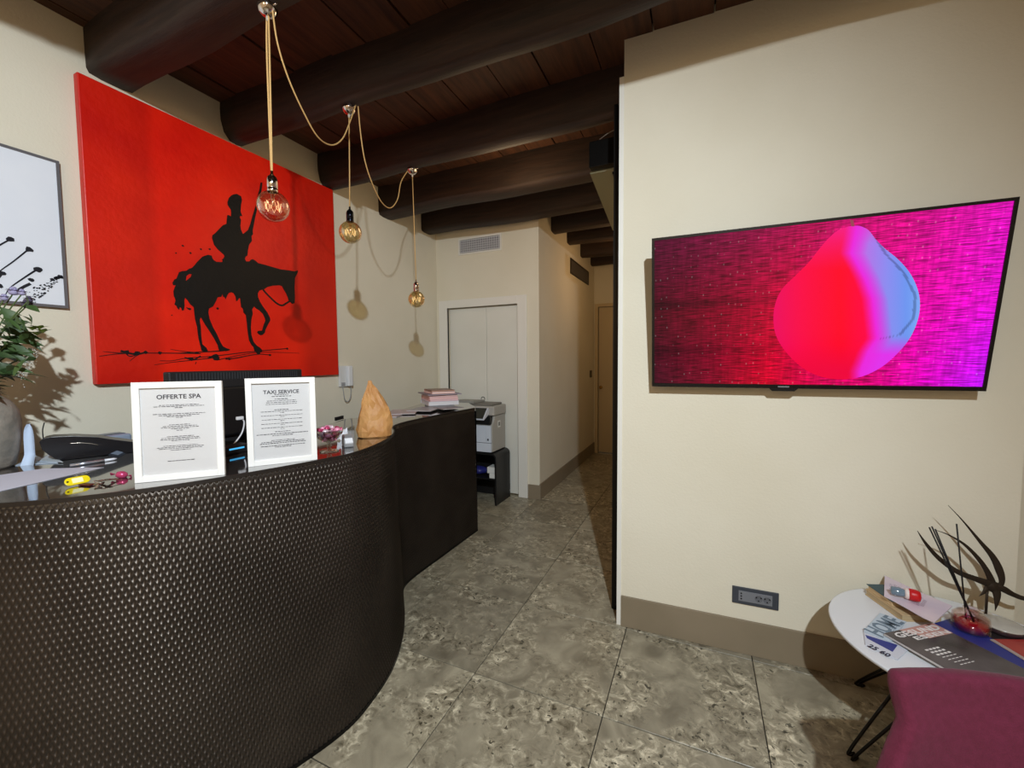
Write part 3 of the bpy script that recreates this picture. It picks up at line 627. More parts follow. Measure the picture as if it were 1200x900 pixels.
# ---------------------------------------------------------------- sign frames
def textmesh(s, size, bold=False, serif=False):
    cu = bpy.data.curves.new('txt', 'FONT'); cu.body = s; cu.size = size; cu.align_x = 'CENTER'; cu.align_y = 'CENTER'; cu.extrude = .0002; cu.resolution_u = 2
    if bold: cu.offset = size*.02
    ob = bpy.data.objects.new('txt', cu); C.objects.link(ob)
    dg = bpy.context.evaluated_depsgraph_get(); me = bpy.data.meshes.new_from_object(ob.evaluated_get(dg))
    vs = [v.co.copy() for v in me.vertices]; fs = [list(p.vertices) for p in me.polygons]
    bpy.data.objects.remove(ob); bpy.data.meshes.remove(me); return vs, fs
PAPER = M('paper_white', (226, 226, 228), .6); FRAMEW = M('frame_white', (240, 238, 234), .4); PRINT = M('print_dark', (58, 58, 66), .7); PRINTL = M('print_grey', (150, 150, 156), .7)
def sign(BL, BR, h, lean, title, tsize, lines, label, ncol):
    BL, BR = Vector(BL), Vector(BR); u = (BR-BL); wd = u.length; u.normalize(); bk = V(-u.y, u.x, 0)
    v = V(0,0,math.cos(lean)) + bk*math.sin(lean); n = u.cross(v).normalized()
    if n.dot(V(1,-1,0)) < 0: n = -n
    c0 = (BL+BR)/2; t = thing('sign_frame', label, 'sign', tuple(c0))
    def P(a, b, d=0): return c0 + u*a + v*b + n*d
    fw_ = .021
    mb = MB(); e = .009
    for a, b, ha, hb in ((-wd/2+fw_/2, h/2, fw_/2, h/2),(wd/2-fw_/2, h/2, fw_/2, h/2),(0, fw_/2, wd/2-fw_, fw_/2),(0, h-fw_/2, wd/2-fw_, fw_/2)):
        mb.obox(P(a, b, 0), u*ha, v*hb, n*e)
    mb.obj('frame', FRAMEW, t, bevel=.0012)
    MB().obox(P(0, h/2, -.002), u*(wd/2-fw_+.002), v*(h/2-fw_+.002), n*.0018).obj('paper', PAPER, t)
    MB().obox(P(0, h/2, -.006), u*(wd/2-fw_+.004), v*(h/2-fw_+.004), n*.002).obj('back_board', M('mdf', (120,95,70), .8), t)
    g = MB().obox(P(0, h/2, .001), u*(wd/2-fw_+.001), v*(h/2-fw_+.001), n*.0006).obj('glass', glass('sign_glass', (250,250,250), mixf=.03), t)
    MB().prism([P(-.03, h*.62, -.010), P(.03, h*.62, -.010), P(.04, .0, -.085), P(-.04, .0, -.085)], n*-.003).obj('easel_back', M('mdf2', (90,75,60), .8), t)
    mb = MB(); vs, fs = textmesh(title, tsize, True); mb.add([P(q.x, lines[0][0]*h+q.y, .0002+q.z) for q in vs], fs); mb.obj('title', PRINT, t, orient=False)
    mb = MB(); r2 = random.Random(3)
    for yy, ww, dk_ in lines[1:]:
        x = -ww*wd/2; 
        while x < ww*wd/2-.002:
            l = min(r2.uniform(.004, .013), ww*wd/2-x); hh = (.0012 if dk_ else .0009)
            mb.obox(P(x+l/2, yy*h, .0002), u*l/2, v*hh*r2.uniform(.75,1.2), n*.0002); x += l+.0022
    mb.obj('print_lines', PRINTL if ncol else PRINT, t, orient=False, kind='stuff')
    return t
L1 = [(.845,)]+[(y, w_, 0) for y, w_ in ((.762,.44),(.748,.56),(.733,.10),(.672,.58),(.657,.46),(.645,.28),(.632,.08),(.560,.24),(.545,.38),(.531,.42),(.517,.20),(.500,.08),(.440,.30),(.425,.42),(.410,.44),(.396,.20),(.345,.38),(.330,.52),(.316,.48),(.300,.22))]+[(.19,.30,1)]
sign((-1.733,.735,HC), (-1.559,.922,HC), .340, R(2), 'OFFERTE SPA', .0215, L1, 'white-framed sign headed OFFERTE SPA standing on the counter', False)
L2 = [(.835,)]+[(y, w_, d) for y, w_, d in ((.805,.20,1),(.785,.28,1),(.755,.20,1),(.735,.42,0),(.715,.44,0),(.695,.46,0),(.63,.22,1),(.612,.60,0),(.595,.06,0),(.565,.60,0),(.548,.06,0),(.518,.58,0),(.50,.06,0),(.47,.60,0),(.452,.06,0),(.424,.60,0),(.406,.06,0),(.375,.22,1),(.350,.74,1),(.330,.30,1),(.275,.34,0),(.258,.62,1),(.241,.66,1),(.212,.64,1),(.195,.24,1))]
sign((-1.591,1.027,HC), (-1.447,1.223,HC), .343, R(0), 'TAXI SERVICE', .0205, L2, 'white-framed sign headed TAXI SERVICE standing on the counter', False)

# ---------------------------------------------------------------- candy bowl
GL = glass('bowl_glass', (235,238,240), mixf=.25)
bw = onz(386, 529, HC); cb = thing('candy_bowl', 'stemmed glass bowl beside the taxi service sign', 'bowl', tuple(bw))
MB().lathe(bw, [(.0,.001),(.040,.001),(.042,.004),(.012,.009),(.008,.016),(.013,.024),(.008,.033),(.010,.042),(.030,.050),(.048,.064),(.060,.086),(.063,.100),(.061,.100),(.057,.086),(.045,.067),(.028,.054),(.0,.048)], 28).obj('glass_body', GL, cb, orient=False)
CA = [M('wrap_pink', (235,150,180), .25, .2), M('wrap_rose', (196,70,112), .25, .3), M('wrap_silver', (238,212,222), .2, .4)]
def candy(name, p, r, mat, ang):
    mb = MB(); u = V(math.cos(ang), math.sin(ang), rnd.uniform(-.3,.3)).normalized(); s = u.orthogonal().normalized(); w2 = u.cross(s)
    mb.lathe(Vector(p), [(r*.1,-r*1.05),(r*.55,-r*.9),(r*.8,-r*.4),(r*.85,r*.2),(r*.6,r*.8),(r*.1,r*1.05)], 8, u)
    for sg in (-1, 1):
        b = Vector(p)+u*sg*r; pts = [b]+[b+u*sg*r*.9+(s*math.cos(a)+w2*math.sin(a)*.4)*r*.8*(1 if k % 2 else .75) for k, a in enumerate([x*math.pi/5 for x in range(6)])]
        mb.add(pts, [(0, i, i+1) for i in range(1, 6)])
    return mb.obj(name, mat, None)
k = 0
for lay, (rr, zz, nn) in enumerate(((.018,.060,4),(.034,.078,7),(.030,.096,6),(.012,.106,3),(.042,.100,5))):
    for i in range(nn):
        a = 2*math.pi*i/nn+lay; p = bw+V(rr*math.cos(a), rr*math.sin(a), zz+rnd.uniform(-.003,.004))
        o = candy('candy', p, .0125, CA[(i+lay) % 3], rnd.uniform(0,6.28)); tag(o, 'pink foil-wrapped candy in the stemmed glass bowl', 'candy', 'wrapped candies in the glass bowl')
cd = onz(143, 560, HC)+V(0,0,.011)
tag(candy('candy', cd, .016, CA[1], .8), 'single dark pink wrapped candy lying on the counter left of the OFFERTE SPA sign', 'candy')
# silver stapler-like dispenser
dv = onz(408, 523, HC); dt = thing('stapler', 'small rounded silver-grey device beside the paper bag', 'stapler', tuple(dv))
uu = V(.62,-.45,0).normalized(); ss = V(.45,.62,0).normalized()
def dp(a, b, z): return dv + uu*a + ss*b + V(0,0,z)
side = [(-.055,0),(.035,0),(.037,.022),(.018,.040),(-.01,.052),(-.03,.056),(-.052,.048)]
MB().prism([dp(a,-.022,z) for a, z in side], ss*.044).obj('shell', M('silver_plastic', (170,170,172), .3, .4), dt, bevel=.006)
MB().prism([dp(a,-.017,z) for a, z in ((.0385,.020),(.020,.0405),(.018,.0425),(.040,.024))], ss*.034).obj('painted_highlight', M('white_glossy', (235,235,238), .15), dt)  # thin white piece standing in for the bright highlight on the shell
tw = thing('tissue', 'crumpled clear white wrapper leaning between bowl and grey device', 'wrapper', tuple(onz(402,516,HC)))
tb_ = onz(402, 516, HC)
rows = [[tb_+V(.0,.0,0)+ss*((i-3)*.009)+uu*(-.01*j)+V(0,0,.012*j+.006*math.sin(i*2.3+j*1.7)+.006) for i in range(7)] for j in range(5)]
MB().grid(rows, False).obj('film', M('film_white', (225,225,230), .2), tw, orient=False)
bb_ = onz(397.5, 494, HC)
u6 = (onz(405,491,HC)-onz(390,495,HC)).normalized()
tag(MB().obox(onx(397.5, 490, -2.35)*1, (.008,0,0), u6*.05, V(0,0,.012)).obj('black_strip', BLACK, None), 'short black bar standing at the rear edge behind the candy bowl', 'strip')
# ---------------------------------------------------------------- paper bag
pb = onz(438, 513, HC)+V(-.03,.04,0); bag = thing('paper_bag', 'crumpled brown paper bag twisted to a point on the counter', 'bag', tuple(pb))
N = 22; rb = random.Random(21); rows = []
du_, dv_ = V(.72,.69,0), V(-.69,.72,0)
ring = [(0,.078,.058,0),(.006,.086,.064,0),(.035,.090,.066,.0),(.065,.091,.064,.003),(.095,.089,.060,.005),(.125,.085,.055,.006),(.155,.078,.049,.005),(.185,.068,.042,.001),(.212,.056,.034,-.004),(.236,.042,.026,-.008),(.256,.029,.018,-.011),(.273,.020,.012,-.013),(.288,.014,.008,-.015),(.304,.007,.004,-.018)]
for z, ra, rb_2, dd_ in ring:
    row = []; q = min(1, z/.28); jt = .0055*(1-q*.6) if z > .01 else .001
    for k in range(N):
        a = 2*math.pi*k/N; c, s_ = math.cos(a), math.sin(a); sq = (abs(c)**3.2+abs(s_)**3.2)**(-1/3.2)
        f = (sq*(1-q)+q)*(1-(.03+.20*q)*abs(math.sin(a*3.0+z*8+.5))**.7+.04)
        row.append(pb+du_*(ra*c*f+dd_+rb.uniform(-jt, jt))+dv_*(rb_2*s_*f+rb.uniform(-jt, jt))+V(0,0,z+(rb.uniform(-.006,.006) if .02 < z < .29 else 0)))
    rows.append(row+[row[0]])
mb = MB()
for j in range(len(rows)-1):
    for k in range(N):
        a_, b_, c_, d_ = rows[j][k], rows[j][k+1], rows[j+1][k+1], rows[j+1][k]
        mb.add([a_,b_,c_,d_], [(0,1,2),(0,2,3)] if rb.random() < .5 else [(0,1,3),(1,2,3)])
mb.add(rows[0][:-1], [list(range(N))]); mb.add(rows[-1][:-1], [list(range(N))])
BAGM = M('kraft_paper', (205,152,92), .55, var=(184,128,72), scale=14, bump=.5, bscale=30)
mb.obj('bag_paper', BAGM, bag, orient=True)
# ---------------------------------------------------------------- magazines and stacked books on the counter
def slab(name, A, B, wdt, z, th, mat, parent=None, bev=.001):
    A, B = Vector(A), Vector(B); u = (B-A); L_ = u.length; u.normalize(); n = V(-u.y, u.x, 0)
    return MB().prism([A+V(0,0,z-A.z), B+V(0,0,z-B.z), B+n*wdt+V(0,0,z-B.z), A+n*wdt+V(0,0,z-A.z)], (0,0,th)).obj(name, mat, parent, bevel=bev)
g1 = 'magazines laid flat on the counter'
slab_specs = [((453,489.5),(476,490.5),'magazine_a',(150,128,130)),]
A1 = onz(452, 489, HC); mgs = [((-2.16,2.50),20,.30,.21,(142,120,124),'pinkish-grey magazine, lowest and nearest the paper bag'),((-2.13,2.62),32,.29,.21,(160,140,146),'pale mauve magazine overlapping the one nearest the paper bag'),((-2.05,2.80),14,.28,.20,(150,150,156),'grey magazine lying in front of the book stack'),((-1.93,2.93),60,.27,.19,(44,42,46),'dark magazine fanned along the counter edge below the books')]
zz = HC+.0005
for (x, y), an, l_, w_, col, lb in mgs:
    u = V(math.cos(R(an)), math.sin(R(an)), 0); n = V(-u.y, u.x, 0); c = V(x, y, 0)
    t = thing('magazine', lb, 'magazine', (x, y, zz), g1)
    MB().obox(c+V(0,0,zz+.0025), u*w_/2, n*l_/2, V(0,0,.0025)).obj('pages', M('mag_pages', (190,180,178), .6), t)
    MB().obox(c+V(0,0,zz+.0054), u*w_/2, n*l_/2, V(0,0,.0004)).obj('cover', M('mag_cover', col, .3, var=tuple(min(255,v+22) for v in col), scale=9), t)
    zz += .0062
def book(c, an, l_, w_, z, th, cov, pages, label, group=None, cat='book', name='book'):
    u = V(math.cos(R(an)), math.sin(R(an)), 0); n = V(-u.y, u.x, 0); c = V(c[0], c[1], 0)
    t = thing(name, label, cat, (c.x, c.y, z), group); ct = .0022
    MB().obox(c+V(0,0,z+th/2)-n*.002, u*(w_/2-.003), n*(l_/2-.003), V(0,0,th/2-ct)).obj('pages', M('pages', pages, .7), t)
    MB().obox(c+V(0,0,z+th-ct/2), u*w_/2, n*l_/2, V(0,0,ct/2)).obj('cover', M('cover', cov, .35), t)
    MB().obox(c+V(0,0,z+ct/2), u*w_/2, n*l_/2, V(0,0,ct/2)).obj('cover', M('cover', cov, .35), t)
    MB().obox(c+V(0,0,z+th/2)+n*(l_/2-ct/2), u*w_/2, n*ct/2, V(0,0,th/2-ct)).obj('spine', M('cover', cov, .35), t)
    return t
z = HC+.026; bc = (-2.135,3.13); g2 = 'book stack on the far end of the counter'
specs = [(48,.33,.27,.034,(205,205,215),(225,222,225),'thick white-paged book at the bottom of the counter stack'),(50,.32,.255,.014,(215,190,195),(228,190,190),'slim pale pink book, second from the bottom of the counter stack'),(49,.32,.255,.024,(228,180,182),(235,190,185),'salmon-pink paged book in the middle of the counter stack'),(47,.32,.25,.016,(230,190,190),(238,205,200),'thin rosy book just under the purple-covered one'),(50,.37,.30,.008,(120,105,125),(190,180,185),'wide thin purple-grey magazine lying across the counter stack'),(51,.27,.21,.018,(230,190,180),(240,210,200),'small pink-edged book near the top of the counter stack'),(49,.27,.21,.012,(122,84,72),(190,150,130),'small brown-covered book on top of the counter stack')]
slb = book(bc, 48, .26, .21, HC+.0005, .0245, (150,150,158), (205,205,210), 'grey journal under the counter book stack', g2)
for an, l_, w_, th, cov, pg, lb in specs:
    book(bc, an, l_, w_, z, th, cov, pg, lb, g2); z += th+.0006
# ---------------------------------------------------------------- left side of the counter: keys, phone, papers, pen
ky = thing('key_ring', 'bunch of keys with a yellow plastic label tag on the counter', 'keys', tuple(onz(110,568,HC)))
a_, b_ = onz(76, 571.5, HC), onz(106, 565.5, HC); u = (b_-a_).normalized(); n = V(-u.y, u.x, 0); L_ = (b_-a_).length
pl_ = [a_+n*.0, ]
ol = []
for k in range(9): t = math.pi/2+math.pi*k/8; ol.append(a_+u*(.012+.012*math.cos(t))+n*(.012*math.sin(t)))
for k in range(9): t = -math.pi/2+math.pi*k/8; ol.append(b_+u*(-.012+.012*math.cos(t))+n*(.012*math.sin(t)))
nt_ = (n*.55+V(0,0,.83)).normalized(); nn_ = u.cross(nt_)
ol2 = [a_+u*(p-a_).dot(u)+nt_*(p-a_).dot(n)*1.15+V(0,0,.0165) for p in ol]
tg_ = MB().prism(ol2, -nn_*.004).obj('tag', M('tag_yellow', (236,212,20), .35), ky, bevel=.0015)
MB().obox((a_+b_)/2+V(0,0,.0165)+nn_*.0004*(1 if nn_.dot(V(.6,-.6,.5)) > 0 else -1), u*(L_/2-.018), nt_*.0085, nn_*.0008).obj('paper_label', M('tag_paper', (250,246,190), .5), tg_)
MB().lathe(a_+u*.007+V(0,0,.0165), [(.0001,.0006),(.003,.0006),(.003,-.005)], 10, nn_ if nn_.dot(V(.6,-.6,.5)) > 0 else -nn_).obj('hole', hole, tg_)
kc = onz(117, 568, HC)+V(0,0,.012)
MB().tube([kc+V(.013*math.cos(t),.013*math.sin(t),.003*math.sin(2*t)) for t in [i*math.pi/10 for i in range(21)]], .0013, 6, False).obj('ring', CHROME, ky)
for i in range(4):
    an = 1.1+i*.75+(2.4 if i == 3 else 0); d = V(math.cos(an), math.sin(an), -.15); s = V(-d.y, d.x, 0); p0 = kc+d*.012+V(0,0,-.002*i+.004)
    kb = MB(); kb.lathe(p0+d*.010, [(.0001,.001),(.010,.001),(.010,-.001),(.0001,-.001)], 12, (0,0,1)); kb.obox(p0+d*.030, d*.013, s*.0032, V(0,0,.0009))
    for q in range(3): kb.obox(p0+d*(.027+q*.005)+s*.004, d*.001, s*.0016, V(0,0,.0008))
    kb.obj('key', M('key_steel', (170,160,150), .2, 1), ky)
MB().obox(kc+V(-.028,-.022,-.0085), V(.022,.006,0), V(-.003,.009,0), V(0,0,.002)).obj('leather_fob', M('dark_red_fob', (80,14,14), .5), ky, bevel=.001)
# pen
pa, pb2 = onz(82, 547.5, HC)+V(0,0,.006), onz(137, 539, HC)+V(0,0,.006); pd = (pb2-pa)
pen = thing('pen', 'silver pen lying below the black desk phone', 'pen', tuple(pa))
MB().tube([pa, pa+pd*.72], .0062, 12).obj('barrel', M('pen_silver', (190,192,205), .2, .7), pen)
MB().tube([pa+pd*.72, pa+pd*.93, pa+pd], [.0055,.0048,.002], 12).obj('cap', M('pen_cap', (225,228,236), .3), pen)
# paper sheet
ps = [onz(-60, 566, HC), onz(50, 549.5, HC), onz(122, 548, HC), onz(-60, 590, HC)]
t = MB().prism([p+V(0,0,.0008) for p in ps], (0,0,.0006)).obj('paper_sheet', M('sheet', (206,206,220), .6), None)
tag(t, 'white printed paper sheet lying at the left end of the counter', 'paper')
ps = [(18,546),(40,534),(68,543)]
tag(MB().prism([onz(x,y,HC)+V(0,0,.001) for x, y in ps], (0,0,.002)).obj('paper_corner', M('paper_blue', (190,205,222), .6), None), 'small triangular white paper corner beside the vase', 'paper')
tag(MB().prism([onz(x,y,HC)+V(0,0,.0035) for x, y in ((44,541),(58,533),(74,543))], (0,0,.002)).obj('paper_scrap', M('paper_white_scrap', (196,205,212), .6), None), 'small white paper scrap just left of the black desk phone', 'paper')
# standing curled napkin
nb = onz(37, 545, HC)
rows = []
for j in range(13):
    z = .165*j/12; f = [1.0,.92,.86,.82,.80,.80,.80,.80,.79,.76,.70,.55,.25][j]
    rows.append([nb+V(-.01+.01*z*3, .0, z)+V(.022,.012,0)*((i-4)/4)*f+V(-.7,.7,0)*(.014*math.cos((i-4)*.4)+(.02 if j < 3 else 0)*(3-j)/3*-1) for i in range(9)])
tag(MB().grid(rows).obj('napkin_stand', M('napkin', (188,204,226), .7), None, orient=False), 'pale blue curled card standing between the vase and the phone', 'card')
ho = onx(43, 530, -2.62)
# desk phone
pw = thing('desk_phone', 'black desk telephone lying behind the pen', 'phone', tuple(onz(100, 540, HC)))
def pz(x, y, k): return onp(x, y, (V(-.68,.73,0)), EYE+pix(100,530)*0+V(0,0,0)) if False else None
a_, b_ = onz(62, 541, HC), onz(150, 531, HC); u = (b_-a_).normalized(); n = V(-u.y, u.x, 0); L_ = (b_-a_).length
pn_ = V(-u.y, u.x, 0)
ph = [onp(x, y, pn_, a_) for x, y in ((46,518),(50,514),(60,512),(85,511),(112,512),(132,515),(157,518),(158,534),(148,533),(137,528),(126,533),(118,538),(96,541),(70,541),(58,534),(49,527))]
for p in ph: p.z = max(p.z, HC+.001)
MB().prism(ph, pn_*.085).obj('handset', M('phone_black', (15,16,22), .26), pw, bevel=.010, seg=3)
MB().tube(smoothpts([onp(x, y, pn_, a_)-pn_*.001 for x, y in ((82,519.5),(95,519),(108,520),(115,521.5))], 5), .0013, 6).obj('chrome_line', M('phone_trim', (190,180,165), .2, .8), pw)
MB().tube(smoothpts([onp(x, y, pn_, a_)+pn_*.02 for x, y in ((50,516),(49,505),(51,496))], 4), .0022, 6).obj('antenna', BLACK, pw)
# silver card reader behind the phone
cr = thing('card_reader', 'silver-blue card terminal behind the black desk phone', 'card reader', (-2.62, 1.08, HC))
cA, cB = onp(95,518,(1,0,0),(-2.58,0,0)), onp(156,518,(1,0,0),(-2.58,0,0))
MB().prism([(-2.58, cA.y, HC), (-2.58, cB.y, HC), (-2.70, cB.y-.01, HC), (-2.70, cA.y+.01, HC)], (0,0,cA.z-HC+.012)).obj('case', M('reader_silver', (165,178,200), .3, .3), cr, bevel=.012)
MB().prism([(-2.60, cA.y+.06, cA.z+.0122), (-2.60, cB.y-.02, cA.z+.0122), (-2.66, cB.y-.02, cA.z+.0122), (-2.66, cA.y+.07, cA.z+.0122)], (0,0,.002)).obj('display', M('reader_dark', (50,62,90), .3), cr)
# ---------------------------------------------------------------- vase with flowers
vb = V(-2.53, .595, HC); vs_ = thing('vase', 'grey mottled stone vase holding the flowers at the counter left end', 'vase', tuple(vb))
VASE = M('stone_vase', (126,122,114), .7, var=(160,150,138), scale=14, bump=.5, bscale=30)
MB().lathe(vb, [(.0,0),(.082,0),(.092,.01),(.104,.06),(.112,.12),(.114,.18),(.108,.225),(.088,.262),(.066,.282),(.062,.300),(.068,.312),(.060,.312),(.054,.298),(.058,.28),(.08,.26),(.098,.22),(.10,.12),(.08,.02),(0,.015)], 36).obj('body', VASE, vs_)
bq = thing('flower_bouquet', 'green leafy bouquet with pale violet flowers standing in the stone vase', 'flowers', tuple(vb+V(0,0,.28)))
LEAF = M('leaf_green', (40,62,30), .5, var=(66,90,44), scale=9); LEAF2 = M('leaf_light', (120,140,60), .5); STEM = M('stem_green', (80,98,52), .55)
neck = vb+V(0,0,.30)
stems = MB(); rl = random.Random(11)
def leafmesh(mb, p, d, L_, W_, up_=V(0,0,1)):
    d = d.normalized(); s = d.cross(up_); s = s.normalized() if s.length > .01 else V(1,0,0); n = s.cross(d)
    prof_ = [(0,.08),(.2,.6),(.42,1),(.65,.8),(.85,.4),(1,.02)]
    a = [p+d*t*L_-n*(t*t*L_*.25)+s*w_*W_/2+n*w_*W_*.12 for t, w_ in prof_]; m_ = [p+d*t*L_-n*(t*t*L_*.25) for t, w_ in prof_]; b = [p+d*t*L_-n*(t*t*L_*.25)-s*w_*W_/2+n*w_*W_*.12 for t, w_ in prof_]
    mb.grid([a, m_, b], True)
tips = []
nl = 0
for i in range(30):
    an = rl.uniform(0, 6.28); out = rl.uniform(.02, .15); h = rl.uniform(.05,.30)*(1-out*1.2)
    tip = neck+V(math.cos(an)*out, math.sin(an)*out, h)
    tip.x = max(tip.x, XW+.03)
    pts = smoothpts([neck+V(0,0,-.1), neck+V(math.cos(an)*out*.25, math.sin(an)*out*.25, h*.35), tip], 5); stems.tube(pts, .0028, 5); tips.append((tip, pts, an))
stems.obj('stems', STEM, bq, kind='stuff')
for tip, pts, an in tips:
    for k in range(8):
        p = pts[int(3+k*.95)] if 3+k*.95 < len(pts) else tip
        a = rl.uniform(0, 6.28); d = V(math.cos(a), math.sin(a), rl.uniform(-.25,.5)); 
        L_ = rl.uniform(.05,.10); e = p+d.normalized()*L_
        if e.x < XW+.01: d.x = abs(d.x)
        mb = MB(); leafmesh(mb, p, d, L_, rl.uniform(.022,.036)); mb.obj('leaf', LEAF, bq, orient=False); nl += 1
# flower heads at measured places
FLW = M('petal_lilac', (158,152,186), .6); FLD = M('petal_violet', (78,70,92), .6)
for x, y, dd_, mt_, r in ((16,343,1.62,FLW,.020),(26,344,1.62,FLW,.015),(32,358,1.62,FLD,.022),(5,350,1.6,FLW,.016),(34,352,1.6,FLD,.015)):
    p = EYE+pix(x, y)*dd_
    q = neck+V(0,0,.05)
    st_ = MB().tube(smoothpts([q, q.lerp(p,.6)+V(-.01,0,.02), p], 5), .0025, 6).obj('stem', STEM, bq)
    mb = MB()
    for k in range(9):
        a = 2*math.pi*k/9; d = V(math.cos(a)*.8, math.sin(a)*.8, .55+.2*(k % 2)); leafmesh(mb, p, d, r*1.25, r*.9)
    for k in range(7):
        a = 2*math.pi*k/7+.3; leafmesh(mb, p-V(0,0,r*.3), V(math.cos(a)*.5, math.sin(a)*.5, 1), r*1.5, r*1.1, V(math.cos(a),math.sin(a),-.2))
    mb.lathe(p, [(0,-r*.5),(r*.6,-r*.35),(r*.75,0),(r*.6,r*.45),(0,r*.65)], 10)
    mb.obj('flower_head', mt_, bq, orient=False)
for x, y in ((38,384),(46,383),(50,387),(43,390)):
    p = EYE+pix(x, y)*1.62; mb = MB()
    for k in range(4): a = k*1.57; leafmesh(mb, p-V(0,0,.01), V(math.cos(a),math.sin(a),.9), .032, .020)
    mb.obj('light_leaf', LEAF2, bq, orient=False)
for x0_, y0_, x1_, y1_ in ((5,375,46,406),(0,395,46,399),(0,385,44,392),(2,400,38,415),(-5,410,36,408),(0,425,16,438),(-10,432,18,437),(4,370,30,382),(0,360,28,380),(0,405,30,422)):
    p, q = EYE+pix(x0_, y0_)*1.6, EYE+pix(x1_, y1_)*1.62; mb = MB(); leafmesh(mb, p, q-p, (q-p).length, .038, V(.5,-.5,.6)); mb.obj('leaf', LEAF, bq, orient=False)
for k in range(70):
    x, y = rl.uniform(-45, 34), rl.uniform(358, 442)
    if x > 22 and y > 425: continue
    p = EYE+pix(x, y)*rl.uniform(1.50, 1.66); a = rl.uniform(-1.1, 1.3); d = r3*math.cos(a)+V(0,0,math.sin(a))*.8-f2*rl.uniform(-.3,.5)
    if p.x < XW+.05: continue
    mb = MB(); leafmesh(mb, p, d, rl.uniform(.045,.085), rl.uniform(.016,.030), V(rl.uniform(-1,1),rl.uniform(-1,1),.6)); mb.obj('leaf', LEAF, bq, orient=False)
# white filler twig
mb = MB()
for k in range(260):
    t = rl.random(); x, y = 48-t*30+rl.uniform(-7,7)*(.5+t), 402+t*44+rl.uniform(-9,9); p = EYE+pix(x, y)*(1.66+rl.uniform(-.03,.03))
    r = rl.uniform(.0012,.0026); mb.add([p+V(r,0,0),p+V(-r,0,0),p+V(0,r,0),p+V(0,-r,0),p+V(0,0,r),p+V(0,0,-r)], [(0,2,4),(2,1,4),(1,3,4),(3,0,4),(2,0,5),(1,2,5),(3,1,5),(0,3,5)])
mb.obj('white_blossom', M('tiny_white', (210,212,205), .7), bq, kind='stuff')
mb = MB()
for k in range(7):
    p0 = EYE+pix(8, 442)*1.63; p1 = EYE+pix(18+k*5, 440-k*6)*1.66; mb.tube([p0, p0.lerp(p1,.5)+V(0,0,.008), p1], .0009, 4)
mb.obj('twig', STEM, bq)
# intercom on the wall
ic = thing('wall_intercom', 'white intercom handset with hanging cord on the wall right of the red canvas', 'intercom', (XW, 2.70, 1.28))
MB().box((XW+.001, 2.645, 1.292), (XW+.022, 2.765, 1.475)).obj('base', M('intercom_white', (214,214,212), .4), ic, bevel=.004)
MB().box((XW+.022, 2.715, 1.295), (XW+.055, 2.765, 1.475)).obj('handset', M('intercom_handset', (222,223,224), .35), ic, bevel=.008)
MB().tube(smoothpts([(XW+.03,2.752,1.296),(XW+.03,2.758,1.25),(XW+.03,2.745,1.185),(XW+.03,2.715,1.16),(XW+.03,2.685,1.18),(XW+.03,2.672,1.25),(XW+.02,2.675,1.295)], 6), .004, 8).obj('cord', M('intercom_cord', (150,150,150), .5), ic)
MB().box((XW+.022, 2.66, 1.30), (XW+.026, 2.70, 1.33)).obj('button', M('intercom_grey', (150,150,152), .5), ic)

